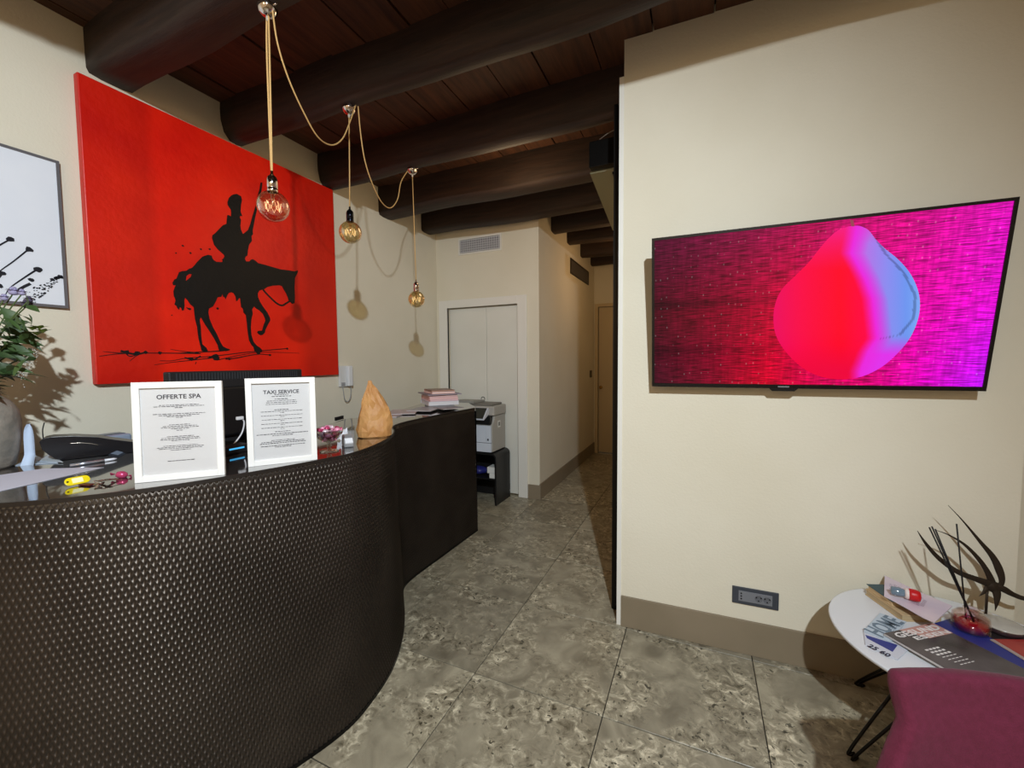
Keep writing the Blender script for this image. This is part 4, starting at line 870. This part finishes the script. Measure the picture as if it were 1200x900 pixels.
# ================================================================ PENDANT LAMPS
CORD = M('beige_cord', (205,165,105), .6); AMB = glass('amber_glass', (248,234,196), mixf=.36)
FIL = M('filament', (255,190,110), .4, emit=(255,228,185), estr=1.7)
CLEARA = glass('clear_amber', (252,236,220), mixf=.34)
roses = [V(-1.636,1.215,2.965), V(-1.847,1.855,2.962), V(-1.979,2.60,2.948)]
bulbs = [V(-1.647,1.215,2.161), V(-1.862,1.855,2.258), V(-1.965,2.60,1.978)]
lbs = ['nearest pendant bulb, clear globe on a double beige cord in front of the red canvas', 'middle pendant bulb with black socket just right of the red canvas', 'farthest pendant bulb on a long thin cord by the white door']
for i in range(3):
    r_, b_ = roses[i], bulbs[i]; t = thing('pendant_lamp', lbs[i], 'lamp', tuple(r_), 'pendant filament bulbs under the beams')
    MB().lathe(r_, [(.0,.0),(.036,0),(.040,-.006),(.038,-.018),(.030,-.032),(.017,-.042),(.006,-.046),(0,-.046)], 28).obj('ceiling_rose', CHROME, t)
    MB().tube([r_+V(.035,.0,-.012), r_+V(.047,.004,-.004), r_+V(.044,.008,.002)], .004, 8).obj('cord_hook', CHROME, t)
    MB().lathe(r_+V(0,0,-.062), [(.0,0),(.006,.002),(.007,.016),(.004,.018)], 12).obj('cord_grip', M('grip_clear', (190,180,165), .3), t)
    R_ = .0625; zs_ = b_.z+R_*.93
    sc_m = CHROME if i != 1 else M('black_nickel', (30,30,36), .12, .9)
    MB().lathe(V(b_.x,b_.y,zs_), [(.019,0),(.0205,.003),(.0205,.014),(.019,.016),(.0205,.018),(.0205,.052),(.017,.062),(.009,.070),(.005,.076),(.005,.088),(.0,.088)], 28).obj('socket', sc_m, t)
    if i == 0:
        mb = MB()
        for s_ in (-1, 1): mb.tube(smoothpts([r_+V(.006*s_,0,-.045), (r_+b_)/2+V(.008*s_,0,.2), V(b_.x+.003*s_,b_.y,zs_+.14), V(b_.x+.001*s_, b_.y, zs_+.084)], 8), .0036, 8)
        mb.obj('cord', CORD, t)
    else:
        MB().tube([r_+V(0,0,-.045), (r_+V(b_.x,b_.y,zs_))/2, V(b_.x,b_.y,zs_+.084)], .0032, 8).obj('cord', CORD, t)
    pr_ = [(R_*math.sin(a), -R_*math.cos(a)) for a in [math.pi*k/22 for k in range(20)]]+[(.0185,R_*.90),(.018,R_*.97)]
    g = MB().lathe(b_, pr_, 36).obj('bulb_glass', CLEARA if i == 0 else AMB, t, orient=True)
    MB().lathe(b_, [(.004,-.0),(.005,.02),(.008,.045),(.012,.06)], 12).obj('glass_post', CLEARA, g)
    mb = MB(); zz_ = [.018,-.016]
    pts = []
    for k in range(7):
        a = 2*math.pi*k/6*.92; pts += [b_+V(.030*math.cos(a),.030*math.sin(a),.016), b_+V(.026*math.cos(a+.45),.026*math.sin(a+.45),-.018)]
    mb.tube(pts, .0009, 5); mb.obj('filament', FIL, g)
# swagged cables from rose to rose
def swag(p0, p1, pxs, lb, nm='swag_cable'):
    d = (p1-p0); n = V(-d.y, d.x, 0).normalized()
    pts = [p0]+[onp(x, y, n, p0) for x, y in pxs]+[p1]
    t = MB().tube(smoothpts(pts, 5), .0034, 8).obj(nm, CORD, None); tag(t, lb, 'cable', 'beige cords swagged between the lamps')
swag(roses[0]+V(.03,.0,-.02), roses[1]+V(.046,.006,.0), ((325,50),(338,92),(355,130),(372,160),(388,170),(401,163),(410,143)), 'beige cord hanging in a loop from the nearest to the middle pendant rose')
swag(roses[1]+V(.05,.02,.0), roses[2]+V(-.03,-.01,-.01), ((423,160),(428,190),(437,217),(448,238),(458,243.5),(466,233),(470,213)), 'beige cord hanging in a deep loop from the middle to the farthest pendant rose')
swag(roses[0]+V(-.02,-.01,-.02), V(-1.50,.30,3.0), ((300,-60),(290,-140)), 'beige cord running forward from the nearest pendant rose')

# ================================================================ PRINTER AND ITS CABINET
cbx0, cbx1, cby0, cby1, cbh = -2.50, -1.90, 3.79, 4.135, .545
cn = thing('printer_cabinet', 'black open cabinet with rounded top corners under the printer', 'cabinet', ((cbx0+cbx1)/2, 3.95, 0))
def arch(x0, x1, h, r): 
    pts = [(x0, 0)]+[(x0+r-r*math.cos(a), h-r+r*math.sin(a)) for a in [math.pi/2*k/8 for k in range(9)]]+[(x1-r+r*math.sin(a), h-r+r*math.cos(a)) for a in [math.pi/2*k/8 for k in range(9)]]+[(x1, 0)]
    return pts
o_, i_ = arch(cbx0, cbx1, cbh, .055), arch(cbx0+.018, cbx1-.018, cbh-.018, .04)
CBM = M('cabinet_black', (24,23,23), .42)
mb = MB(); n = len(o_)
for a, b in ((0, 1),):
    F0 = [(x, cby0, z) for x, z in o_]; F1 = [(x, cby1, z) for x, z in o_]; G0 = [(x, cby0, z) for x, z in i_]; G1 = [(x, cby1, z) for x, z in i_]
    mb.grid([F0, F1]); mb.grid([G0, G1]); mb.grid([F0, G0], False); mb.grid([F1, G1], False)
mb.obj('shell', CBM, cn, orient=False)
MB().box((cbx0+.018, cby1-.015, .0), (cbx1-.018, cby1-.002, cbh-.05)).obj('back_panel', CBM, cn)
MB().box((cbx0+.018, cby0+.02, .26), (cbx1-.018, cby1-.015, .275)).obj('shelf', CBM, cn)
for k, (lb, x, z_, w_, h_) in enumerate((('larger white carton on the shelf under the printer', -2.03, .405, .10, .065),('smaller white carton below the larger one in the cabinet', -2.015, .345, .075, .045))):
    x_ = cbx1-.022-w_
    tag(MB().box((x_, cby0+.03, .2755+(.052 if k == 0 else 0)), (x_+w_, cby0+.16, .2755+(.052 if k == 0 else 0)+(h_ if k == 0 else .05))).obj('carton', M('carton_white', (225,224,218), .6), None, bevel=.003), lb, 'box', 'white cartons in the printer cabinet')
bl = MB()
rows = [[V(-2.28+.10*math.cos(a)*math.sin(b)*(1+.2*math.sin(3*a)), cby0+.13+.07*math.sin(a)*math.sin(b), .2765+.045-.045*math.cos(b)) for a in [2*math.pi*k/14 for k in range(15)]] for b in [math.pi*j/8 for j in range(9)]]
rows = [[p+V(.10,0,0) for p in r_] for r_ in rows]
bl.grid(rows); tag(bl.obj('blue_bag', M('blue_plastic', (38,40,110), .4), None, orient=False), 'crumpled blue plastic bag inside the printer cabinet', 'bag')
pr = thing('printer', 'grey and white office laser printer on the black cabinet', 'printer', (-2.24, 3.95, cbh))
PG = M('printer_grey', (172,168,160), .45); PWH = M('printer_white', (214,218,226), .4); PD = M('printer_dark', (26,27,28), .35)
px0, px1, py0, py1 = -2.46, -1.945, 3.80, 4.12
MB().prism([(px1-.012, y, z_) for y, z_ in ((py0,cbh+.012),(py1,cbh+.012),(py1,.93),(py0+.06,.93),(py0+.03,.86),(py0,.84))], (.012,0,0)).prism([(px0, y, z_) for y, z_ in ((py0+.01,cbh+.012),(py1,cbh+.012),(py1,.93),(py0+.06,.93),(py0+.03,.86),(py0+.01,.84))], (px1-px0-.012,0,0)).obj('body', PG, pr, bevel=.006)
MB().box((px0+.01, py0-.012, cbh+.012), (px1-.012, py0+.01, cbh+.105)).obj('paper_drawer', PWH, pr, bevel=.003)
MB().box((px0+.01, py0-.012, cbh+.11), (px1-.075, py0+.01, .835)).obj('front_panel', PWH, pr, bevel=.003)
MB().box((px1-.072, py0-.014, cbh+.11), (px1-.012, py0+.01, .835)).obj('front_column', PWH, pr, bevel=.003)
MB().box((px1-.052, py0-.0165, cbh+.135), (px1-.036, py0-.0145, cbh+.155)).obj('indicator', PD, pr)
MB().box((px0+.02, py0-.01, .845), (px1-.02, py0+.05, .93)).obj('dark_slot', PD, pr, bevel=.003)
MB().box((px0, py0+.02, .935), (px1+.012, py1, 1.035)).obj('scanner_unit', PG, pr, bevel=.012)
MB().box((px0+.03, py0+.04, 1.036), (px1-.03, py1-.02, 1.056)).obj('lid', M('printer_lid', (120,116,108), .5), pr, bevel=.006)
MB().prism([(px0+.02, y, z_) for y, z_ in ((py0+.02,1.058),(py1-.03,1.058),(py1-.03,1.075),(py0+.02,1.088),)], (.26,0,0)).obj('feeder_tray', M('printer_tray', (150,148,140), .5), pr, bevel=.003)
cpz = [(py0-.10,.90),(py0-.11,.912),(py0-.005,1.018),(py0+.02,1.02),(py0+.02,.95)]
MB().prism([(px1-.30, y, z_) for y, z_ in cpz], (.255,0,0)).obj('control_panel', PWH, pr, bevel=.004)
A0 = V(px1-.29, py0-.104, .918); A1 = V(px1-.055, py0-.104, .918); A2 = V(px1-.055, py0-.008, 1.016); A3 = V(px1-.29, py0-.008, 1.016); nd = V(0,-.7,.7)
MB().prism([A0+nd*.001, A1+nd*.001, A2+nd*.001, A3+nd*.001], nd*.003).obj('touch_display', M('display_dark', (40,42,38), .15), pr)
MB().box((px1+.0005, py0+.13, .80), (px1+.002, py0+.19, .87)).obj('sticker', M('sticker_white', (226,226,222), .5), pr)
MB().box((px1+.0022, py0+.142, .815), (px1+.0028, py0+.178, .857)).obj('sticker_mark', M('sticker_grey', (120,120,115), .5), pr)
MB().tube([V(-2.19,4.06,1.055+.01)+V(.022*math.cos(t), 0, .022+.022*math.sin(t)) for t in [math.pi*k/10 for k in range(-1,12)]], .004, 6).obj('lid_handle', PD, pr)

# ================================================================ RIGHT: ROUND TABLE
ZT = .46; tc_ = V(.88, 1.983, 0); TR = .383
st_ = thing('side_table', 'round white side table on black hairpin legs by the screen wall', 'table', (tc_.x, tc_.y, 0))
MB().lathe(tc_, [(0,ZT-.02),(TR-.012,ZT-.02),(TR-.003,ZT-.014),(TR,ZT-.006),(TR-.002,ZT),(TR-.006,ZT),(0,ZT)], 72).obj('tabletop', M('table_white', (222,224,226), .3), st_)
def leg(toe, tanv):
    toe = Vector(toe); out = (toe-V(tc_.x,tc_.y,0)).normalized(); tan = V(-out.y, out.x, 0)
    a = V(tc_.x,tc_.y,0)+out*.04+tan*.06+V(0,0,ZT-.022); b = V(tc_.x,tc_.y,0)+out*.04-tan*.06+V(0,0,ZT-.022)
    MB().tube(smoothpts([a, toe+tan*.016+V(0,0,.035), toe+tan*.008+V(0,0,.010), toe-tan*.008+V(0,0,.010), toe-tan*.016+V(0,0,.035), b], 5), .0055, 8).obj('leg', BLACKM, st_)
leg((.700,2.305,0), 0); leg((.559,1.877,0), 0); leg((1.02,1.63,0), 0); leg((1.22,2.13,0), 0)
# things on the table
def quad(name, P4, z, th, mat, parent=None, bev=0): return MB().prism([V(p.x, p.y, z) for p in P4], (0,0,th)).obj(name, mat, parent, bevel=bev)
def tz(x, y, z): return onz(x, y, z)
# beige notebook
nbk = thing('notebook', 'thick beige notebook at the bottom of the stack by the wall', 'book', (.78, 2.2, ZT), 'books stacked against the wall')
zb = ZT+.001
P = [tz(1014,688,.495), tz(1052,716,.495), tz(1078,733,.495)]
d_ = (P[2]-P[0]).normalized(); n_ = V(-d_.y, d_.x, 0); n_ = n_ if n_.y > 0 else -n_
n_ = V(.8,.6,0) if n_.x < -.9 else n_
E0, E1 = V(P[0].x, P[0].y, 0), V(P[0].x, P[0].y, 0)+d_*.30
dn = V(-d_.y, d_.x, 0); dn = dn if dn.dot(V(1,1,0)) > 0 else -dn
WB = .15
def bk(off, L0, L1, w_, z0, th, nm, mt, par): return MB().prism([E0+d_*L0+dn*off+V(0,0,z0), E0+d_*L1+dn*off+V(0,0,z0), E0+d_*L1+dn*(off+w_)+V(0,0,z0), E0+d_*L0+dn*(off+w_)+V(0,0,z0)], (0,0,th)).obj(nm, mt, par, bevel=.001)
BEI = M('beige_cover', (196,170,130), .6)
bk(.003,.003,.187,WB-.006, zb+.004, .018, 'pages', M('beige_pages', (186,164,128), .7), nbk); bk(0,0,.19,WB, zb, .004, 'cover', BEI, nbk); bk(0,0,.19,WB, zb+.022, .004, 'cover', BEI, nbk)
tb2 = thing('book', 'teal-covered book in the wall stack under the pale pink magazine', 'book', (.79, 2.2, zb+.023), 'books stacked against the wall')
LT = .135
bk(.008,.006,LT-.005,WB-.012, zb+.030, .016, 'pages', M('cream_pages', (206,180,140), .7), tb2); bk(.004,.0,LT,WB-.006, zb+.027, .003, 'cover', M('tan_cover', (200,172,130), .6), tb2); bk(.004,.0,LT,WB-.006, zb+.046, .003, 'cover', M('teal_cover', (52,78,84), .5), tb2)
# pale pink magazine
zp = zb+.051
pk = thing('magazine', 'large pale pink magazine with a curled corner on top of the wall stack', 'magazine', (.85, 2.2, zp), 'books stacked against the wall')
a0_, a1_ = tz(1036,699,zp), tz(1094,730,zp); e_ = (a1_-a0_).normalized(); f_ = V(-e_.y, e_.x, 0); f_ = f_ if f_.dot(V(1,1,0)) > 0 else -f_
Lp, Wp = (a1_-a0_).length, .20
qa, qb, qc, qd = tz(1036,700,zp), tz(1095,731,zp+.004), tz(1116,712,zp), tz(1034,673,zp)
qd.y = min(qd.y, 2.355)
rows, rows2 = [], []
for j in range(9):
    row, row2 = [], []
    for i in range(15):
        s_, t_ = i/14, j/8; z_ = zp+.003+.02*max(0, s_-.75)**1.4*2*(1-t_)+.0015*math.sin(s_*5+t_*2)
        p = (qa.lerp(qb, s_)).lerp(qd.lerp(qc, s_), t_); row.append(V(p.x,p.y,z_+.003)); row2.append(V(p.x,p.y,z_))
    rows.append(row); rows2.append(row2)
mb = MB().grid(rows); mb.grid(rows2); mb.grid([rows[0], rows2[0]], False); mb.grid([rows[-1], rows2[-1]], False); mb.grid([[r_[0] for r_ in rows],[r_[0] for r_ in rows2]], False); mb.grid([[r_[-1] for r_ in rows],[r_[-1] for r_ in rows2]], False)
mb.obj('cover', M('pale_pink', (222,206,214), .35, var=(206,192,208), scale=7), pk, orient=False)
mb = MB(); r2 = random.Random(5)
for q in range(8):
    t_ = .35+q*.055
    for s_ in [.12+k*.07 for k in range(9)]:
        if r2.random() < .75: c_ = (qa.lerp(qb, s_)).lerp(qd.lerp(qc, s_), t_); c_.z = zp+.0078; mb.obox(c_, e_*.006, f_*.0010, V(0,0,.0003))
mb.obj('print_lines', M('print_mauve', (170,155,172), .6), pk, orient=False, kind='stuff')
# jar with red lid lying on the magazine
jl = thing('small_jar', 'small glass jar with white band and red cap lying on the pink magazine', 'jar', (.80, 2.26, zp+.03))
ja, jb = tz(1044,690,zp+.035), tz(1079,698,zp+.035); jd = (jb-ja); JL = jd.length; jd.normalize(); zc_ = zp+.008+.022
ja = V(ja.x, ja.y, zc_); 
MB().lathe(ja, [(0,0),(.014,0),(.0165,.004),(.0175,JL*.25),(.015,JL*.42),(.013,JL*.48),(0,JL*.48)], 20, jd).obj('glass_body', M('jar_glass', (108,128,142), .12, spec=.8), jl)
MB().lathe(ja, [(.014,JL*.46),(.019,JL*.47),(.021,JL*.54),(.0205,JL*.62),(.016,JL*.62)], 20, jd).obj('band', M('jar_band', (228,215,208), .4), jl)
MB().lathe(ja, [(.0,JL*.60),(.0215,JL*.60),(.023,JL*.68),(.023,JL*.85),(.020,JL*.97),(.014,JL*1.0),(0,JL*1.0)], 22, jd).obj('cap', M('jar_red', (196,20,24), .4), jl)
# HOME booklet and the one under it
hz = ZT+.001
hb = thing('booklet', 'blue-edged booklet with dark numerals under the HOME booklet', 'booklet', (.62, 1.9, hz))
Q = [tz(1013,752,hz), tz(1047,771,hz), tz(1066,748,hz), tz(1016,732,hz)]
Q = [tz(1012,742,hz), tz(1014,756,hz), tz(1052,774,hz), tz(1075,752,hz), tz(1050,735,hz)]
quad('pages', Q, hz, .004, M('booklet_white', (205,208,216), .5), hb); 
Q2 = [tz(1014,744,hz+.004), tz(1016,748,hz+.004), tz(1046,764,hz+.004), tz(1052,756,hz+.004)]
quad('blue_band', Q2, hz+.0042, .0004, M('blue_band', (44,54,130), .5), hb)
def ontext(name, s, px, py, px2, py2, z, size, mat, par, asp=1.0, flip=None, squash=1.0):
    A, B = tz(px, py, z), tz(px2, py2, z); u = (B-A); L_ = u.length; u.normalize(); n = V(-u.y, u.x, 0)
    vs, fs = textmesh(s, 1.0, True); xs = [v.x for v in vs]; w_ = max(xs)-min(xs); k = L_/w_; c = (A+B)/2
    mb = MB(); mb.add([c+u*v.x*k+n*v.y*k*squash+V(0,0,.0006+v.z*2) for v in vs], fs)
    return mb.obj(name, mat, par, orient=False)
ontext('numerals', '25 60', 1018, 756, 1043, 769, hz+.0046, 0, M('navy_print', (30,32,60), .6), hb, squash=1.1)
hz2 = hz+.0055
hm = thing('booklet', 'pale blue booklet reading HOME on the round table', 'booklet', (.66, 2.0, hz2))
Q = [tz(1012,740,hz2), tz(1044,753,hz2), tz(1062,729,hz2), tz(1031,719,hz2)]
quad('cover', Q, hz2, .003, M('home_cover', (190,204,214), .5), hm)
ontext('word', 'HOME', 1024, 743, 1050, 726, hz2+.0032, 0, M('home_print', (110,128,142), .6), hm, squash=1.25)
mb = MB()
for f in (.12,.2,.28): 
    p_, q_ = Q[0].lerp(Q[3],.1)*1, Q[0].lerp(Q[3],.85); o_ = (Q[1]-Q[0])*(.55+f); mb.obox((p_+q_)/2+o_+V(0,0,.0033), (q_-p_)/2, (Q[1]-Q[0]).normalized()*.0012, V(0,0,.0002))
mb.obj('print_lines', M('home_lines', (150,166,178), .6), hm, kind='stuff')
# blue book, under the dark magazine
zbl = ZT+.001
bb = thing('book', 'blue-covered book partly hidden under the dark magazine', 'book', (.95, 1.95, zbl))
U1 = (tz(1180,783,.47)-tz(1100,728,.47)).normalized(); N1 = V(-U1.y, U1.x, 0)
P0 = tz(1092,731,.472); P1 = tz(1122,722,.472)
Bq = [P0, P0+U1*.30, P1+U1*.30, P1]
quad('pages', Bq, zbl, .009, M('blue_pages', (190,185,175), .7), bb); quad('cover', Bq, zbl+.009, .0012, M('blue_cover', (44,52,128), .4), bb)
# dark magazine GESUND
zg = ZT+.0125
gm = thing('magazine', 'dark glossy magazine with white lettering reading GESUND in front on the table', 'magazine', (.75, 1.9, zg))
G0, G1, G2 = tz(1036,742,zg+.008), tz(1072,783,zg+.008), tz(1093,730,zg+.008)
ex = (G2-G0); ey = (G1-G0)
G = [G0, G0+ey*1.9, G0+ey*1.9+ex*1.05, G0+ex*1.05]
ex_ = V(ex.x,ex.y,0).normalized(); ey_ = -V(-ex_.y, ex_.x, 0)
if ey_.dot(V(ey.x,ey.y,0)) < 0: ey_ = -ey_
Wm, Lm = ex.length*1.0, .30
G = [G0, G0+ey_*Lm, G0+ey_*Lm+ex_*Wm, G0+ex_*Wm]
def darkcover():
    m = M('dark_cover', (52,46,46), .25, var=(96,88,88), scale=5); return m
quad('pages', G, zg, .007, M('mag_pages2', (196,190,184), .6), gm); cvm = quad('cover', G, zg+.007, .0012, darkcover(), gm)
zg2 = zg+.0083
band = [G0.lerp(G2,.36), G0.lerp(G2,.36)+ey_*.0, G0+ex_*Wm*.55+ey_*.045, G0+ex_*Wm+ey_*.045, G0+ex_*Wm]
quad('photo_band', [G0+ex_*Wm*.30, G0+ex_*Wm*.52+ey_*.062, G0+ex_*Wm+ey_*.062, G0+ex_*Wm], zg2, .0003, M('skin_photo', (196,150,138), .4), gm)
def mt_text(s, x0, x1, y, mat, hs, name):
    vs, fs = textmesh(s, 1.0, True); xs = [v.x for v in vs]; ys_ = [v.y for v in vs]; w_ = max(xs)-min(xs); hh = max(ys_)-min(ys_); c = G0+ex_*(Wm*(x0+x1)/2)+ey_*y
    MB().add([V(c.x,c.y,zg2+.0008+v.z*2)+ex_*v.x*(x1-x0)*Wm/w_-ey_*v.y*hs/hh for v in vs], fs).obj(name, mat, gm, orient=False)
WP = M('white_print', (232,228,224), .5)
mt_text('GESUND', .10, .96, .024, WP, .026, 'title'); mt_text('ESSEN', .30, .98, .052, WP, .018, 'title')
mb = MB()
r2 = random.Random(9)
for q in range(7):
    y = .105+q*.013; x = .10+.02*q
    for k in range(4): mb.obox(V(*(G0+ex_*(Wm*(.18+.07*k+.02*q))+ey_*y).to_tuple()[:2], zg2+.0006), ex_*.006, ey_*(.0032 if q < 3 else .0012), V(0,0,.0002))
mb.obj('print_lines', WP, gm, orient=False, kind='stuff')
# red magazine at the right rim
rz = ZT+.0125
rm = thing('magazine', 'red-covered magazine at the right rim of the round table', 'magazine', (1.06, 1.96, rz))
Rq = [tz(1158,750,rz), tz(1172,749,rz), tz(1235,760,rz), tz(1235,800,rz)]
r0, r1 = tz(1160,750,rz), tz(1200,774,rz); ru = V(r1.x-r0.x, r1.y-r0.y, 0).normalized(); rn = V(-ru.y, ru.x, 0); rn = rn if rn.dot(V(1,.5,0)) > 0 else -rn
Rq = [r0, r0+ru*.20, r0+ru*.20+rn*.13, r0+rn*.13]
quad('pages', Rq, rz, .003, M('mag_pages3', (176,160,150), .6), rm); quad('cover', [r0+rn*.014, r0+ru*.20+rn*.014, r0+ru*.20+rn*.13, r0+rn*.13], rz+.003, .001, M('red_cover', (176,66,58), .35, var=(158,50,48), scale=9), rm)
# reed diffuser
jc = V(.945, 2.035, ZT+.0105); JR, JH = .052, .068
jc = tz(1137, 738, ZT+.0105); 
rd = thing('reed_diffuser', 'glass jar of red liquid with black reed sticks on the round table', 'diffuser', tuple(jc))
MB().lathe(jc, [(0,0),(JR-.004,0),(JR,.004),(JR+.001,.03),(JR-.002,JH*.8),(JR-.012,JH*.95),(.022,JH),(.020,JH+.012),(.023,JH+.016),(.018,JH+.016),(.016,JH+.002),(JR-.016,JH*.92),(JR-.006,JH*.78),(JR-.004,.006),(0,.005)], 32).obj('jar', glass('jar_clear', (250,240,242), mixf=.08), rd, orient=False)
MB().lathe(jc, [(0,.006),(JR-.006,.006),(JR-.0055,.036),(0,.036)], 30).obj('liquid', M('red_liquid', (160,16,36), .1, spec=.8), rd)
RE = M('reed_black', (18,14,14), .6)
base_ = jc+V(0,0,.012)
for (tx_, ty_2, bx, by) in ((1089,618,.018,.0),(1092,617,.020,.006),(1096,620,.014,-.006),(1121,614,-.006,.01)):
    topp = onp(tx_, ty_2, (0,1,0), (0, jc.y-.02, 0)); b0 = base_+V(bx, by, 0); MB().tube([b0, topp], .0025, 6).obj('reed', RE, rd)
# glass dish with lid and dark tray
dc = tz(1168, 733, ZT+.02); dc = V(dc.x, dc.y, ZT+.001)
dm = thing('dark_tray', 'dark square slate tray under the glass dish behind the diffuser', 'tray', tuple(dc))
MB().obox(dc+V(.035,-.012,.003), V(.085,.0,0), V(0,.075,0), V(0,0,.003)).obj('slab', M('slate', (46,40,40), .4), dm, bevel=.001)
gd = thing('glass_dish', 'round frosted glass dish on the dark tray at the table right side', 'dish', tuple(dc+V(0,0,.007)))
dc2 = dc+V(.012,-.004,.0065)
MB().lathe(dc2, [(0,0),(.050,0),(.056,.004),(.060,.022),(.057,.022),(.052,.006),(0,.004)], 30).obj('bowl', M('dark_glass', (60,44,48), .1, spec=.8), gd)
MB().lathe(dc2, [(0,.030),(.055,.028),(.0625,.025),(.062,.022),(0,.022)], 32).obj('lid', M('frosted', (186,182,170), .15), gd)
# metal bird-like sculpture
sy = 2.245
sp_ = thing('metal_sculpture', 'dark bronze sculpture of sweeping curved spikes on a thin rod', 'sculpture', (1.04, sy, ZT))
BRZ = M('dark_bronze', (58,48,38), .5, .6, bump=.3, bscale=50)
def spike(pxs, ds, ws, nm='spike', fl=.35):
    P_ = smoothpts([onp(x, y, (0,1,0), (0, sy+d, 0)) for (x, y), d in zip(pxs, ds)], 8); n = len(P_)
    W_ = smoothpts([(w_,0,0) for w_ in ws], 8); mb = MB(); rows = []
    for i, p in enumerate(P_):
        d = (P_[min(i+1,n-1)]-P_[max(i-1,0)]).normalized(); s = d.cross(V(0,1,0)).normalized(); f = d.cross(s)
        w_ = max(W_[i].x, .0008); rows.append([p+s*w_*math.cos(a)+f*w_*fl*math.sin(a) for a in [2*math.pi*k/10 for k in range(11)]])
    mb.grid(rows); return mb.obj(nm, BRZ, sp_)
spike([(1075,622),(1085,637),(1100,654),(1122,670),(1145,679),(1165,686),(1175,690)], [-.03,-.03,-.02,-.02,-.01,0,0], [.001,.0055,.0085,.010,.0115,.016,.010])
spike([(1111,592),(1128,610),(1148,634),(1163,652),(1171,668),(1174,682),(1168,694)], [-.02,-.015,-.01,0,0,.0,0], [.0008,.0025,.006,.010,.0125,.009,.006])
spike([(1096,621),(1112,627),(1130,638),(1146,654),(1157,670),(1163,684),(1164,692)], [-.05,-.04,-.03,-.02,-.01,0,0], [.0008,.0025,.005,.0075,.0095,.012,.010])
spike([(1160,684),(1175,690),(1188,697),(1205,702),(1235,700)], [0,0,.01,.01,.02], [.008,.0125,.0095,.008,.001])
spike([(1164,684),(1168,695),(1168,706),(1166,716)], [0,-.005,-.01,-.015], [.014,.013,.007,.0006])
spike([(1160,684),(1154,693),(1147,699)], [0,-.005,-.01], [.012,.007,.0006])
spike([(1156,680),(1163,688),(1170,694)], [0,0,0], [.010,.020,.010], 'core', .5)
rp = onp(1157, 688, (0,1,0), (0, sy, 0)); rb_ = V(rp.x, sy, ZT+.012)
MB().tube([rb_, rp], .0042, 10).obj('rod', BRZ, sp_)
MB().obox(V(rb_.x-.005, sy, ZT+.0065), V(.03,0,0), V(0,.025,0), V(0,0,.0055)).obj('base', M('sculpture_base', (205,195,178), .5), sp_, bevel=.002)

# ================================================================ ARMCHAIR
ac = thing('armchair', 'burgundy upholstered armchair in the lower right corner', 'armchair', (.85, 1.05, 0))
def felt():
    m = M('burgundy_felt', (98,26,50), .9, var=(106,31,57), scale=60, bump=.25, bscale=260)
    m.node_tree.nodes['Principled BSDF'].inputs['Sheen Weight'].default_value = .08
    return m
FE = felt()
# back shell: inner face towards the camera, rounded top; columns go left to right
def shell(rows_in, thick, nm):
    rows_o = []
    R0 = [[Vector(p) for p in r_] for r_ in rows_in]; nr_, nc_ = len(R0), len(R0[0]); out = []
    for j in range(nr_):
        o_r = []
        for i in range(nc_):
            a = R0[min(j+1,nr_-1)][i]-R0[max(j-1,0)][i]; b = R0[j][min(i+1,nc_-1)]-R0[j][max(i-1,0)]; n = a.cross(b).normalized()
            if n.dot(EYE-R0[j][i]) > 0: n = -n
            o_r.append(R0[j][i]+n*thick)
        out.append(o_r)
    mb = MB().grid(R0); mb.grid(out); mb.grid([R0[0], out[0]]); mb.grid([R0[-1], out[-1]]); mb.grid([[r_[0] for r_ in R0],[r_[0] for r_ in out]]); mb.grid([[r_[-1] for r_ in R0],[r_[-1] for r_ in out]])
    bm_o = mb.obj(nm, FE, ac, orient=False)
    bm = bmesh.new(); bm.from_mesh(bm_o.data); bmesh.ops.remove_doubles(bm, verts=bm.verts, dist=.0005); bmesh.ops.recalc_face_normals(bm, faces=bm.faces); bm.to_mesh(bm_o.data); bm.free()
    for p in bm_o.data.polygons: p.use_smooth = True
    b = bm_o.modifiers.new('bevel','BEVEL'); b.width = .018; b.segments = 4; b.limit_method = 'ANGLE'; b.angle_limit = R(50)
    return bm_o
# left outline of the shell by height: top z .72, waist z .61, flaring out to the seat at z .42
out_l = [(.724,.452,1.325),(.69,.450,1.32),(.65,.458,1.315),(.62,.464,1.305),(.59,.455,1.295),(.55,.440,1.285),(.50,.424,1.275),(.46,.408,1.265),(.42,.400,1.25)]
rows = []
for z_, xl, y_ in out_l:
    xl += .022; z_ -= .014
    row = []
    for i in range(15):
        s_ = i/14; x = xl+(1.16-xl)*s_; y = y_-.10*(2*s_-1)**2+.07+.035*s_; row.append((x, y, z_-.010*s_*(1-s_)*4+(-.006 if 0 else 0)))
    rows.append(row)
shell(rows, .05, 'backrest')
rows = []
for j in range(10):
    t_ = j/9; y = 1.27-.50*t_; xl = .40-.02*math.sin(t_*2)-.0*t_; rows.append([(xl+(1.18-xl)*i/14, y+.05*(1-(2*i/14-1)**2)*(1-t_), .425+.03*math.sin(math.pi*i/14)*math.sin(math.pi*t_+.2)) for i in range(15)])
b0_ = MB(); b0_.grid(rows); lowr = [[(p[0], p[1], .33) for p in r_] for r_ in rows]; b0_.grid(lowr); b0_.grid([rows[0], lowr[0]]); b0_.grid([rows[-1], lowr[-1]]); b0_.grid([[r_[0] for r_ in rows],[r_[0] for r_ in lowr]]); b0_.grid([[r_[-1] for r_ in rows],[r_[-1] for r_ in lowr]])
b0_.obj('seat', FE, ac, orient=False)
for x, y in ((.48,.84),(1.10,.84),(.48,1.2),(1.10,1.2)): MB().tube([(x,y,.335),(x+(.03 if x > .8 else -.03), y+(.03 if y > 1 else -.03), 0.0)], [.014,.009], 10).obj('leg', BLACKM, ac)
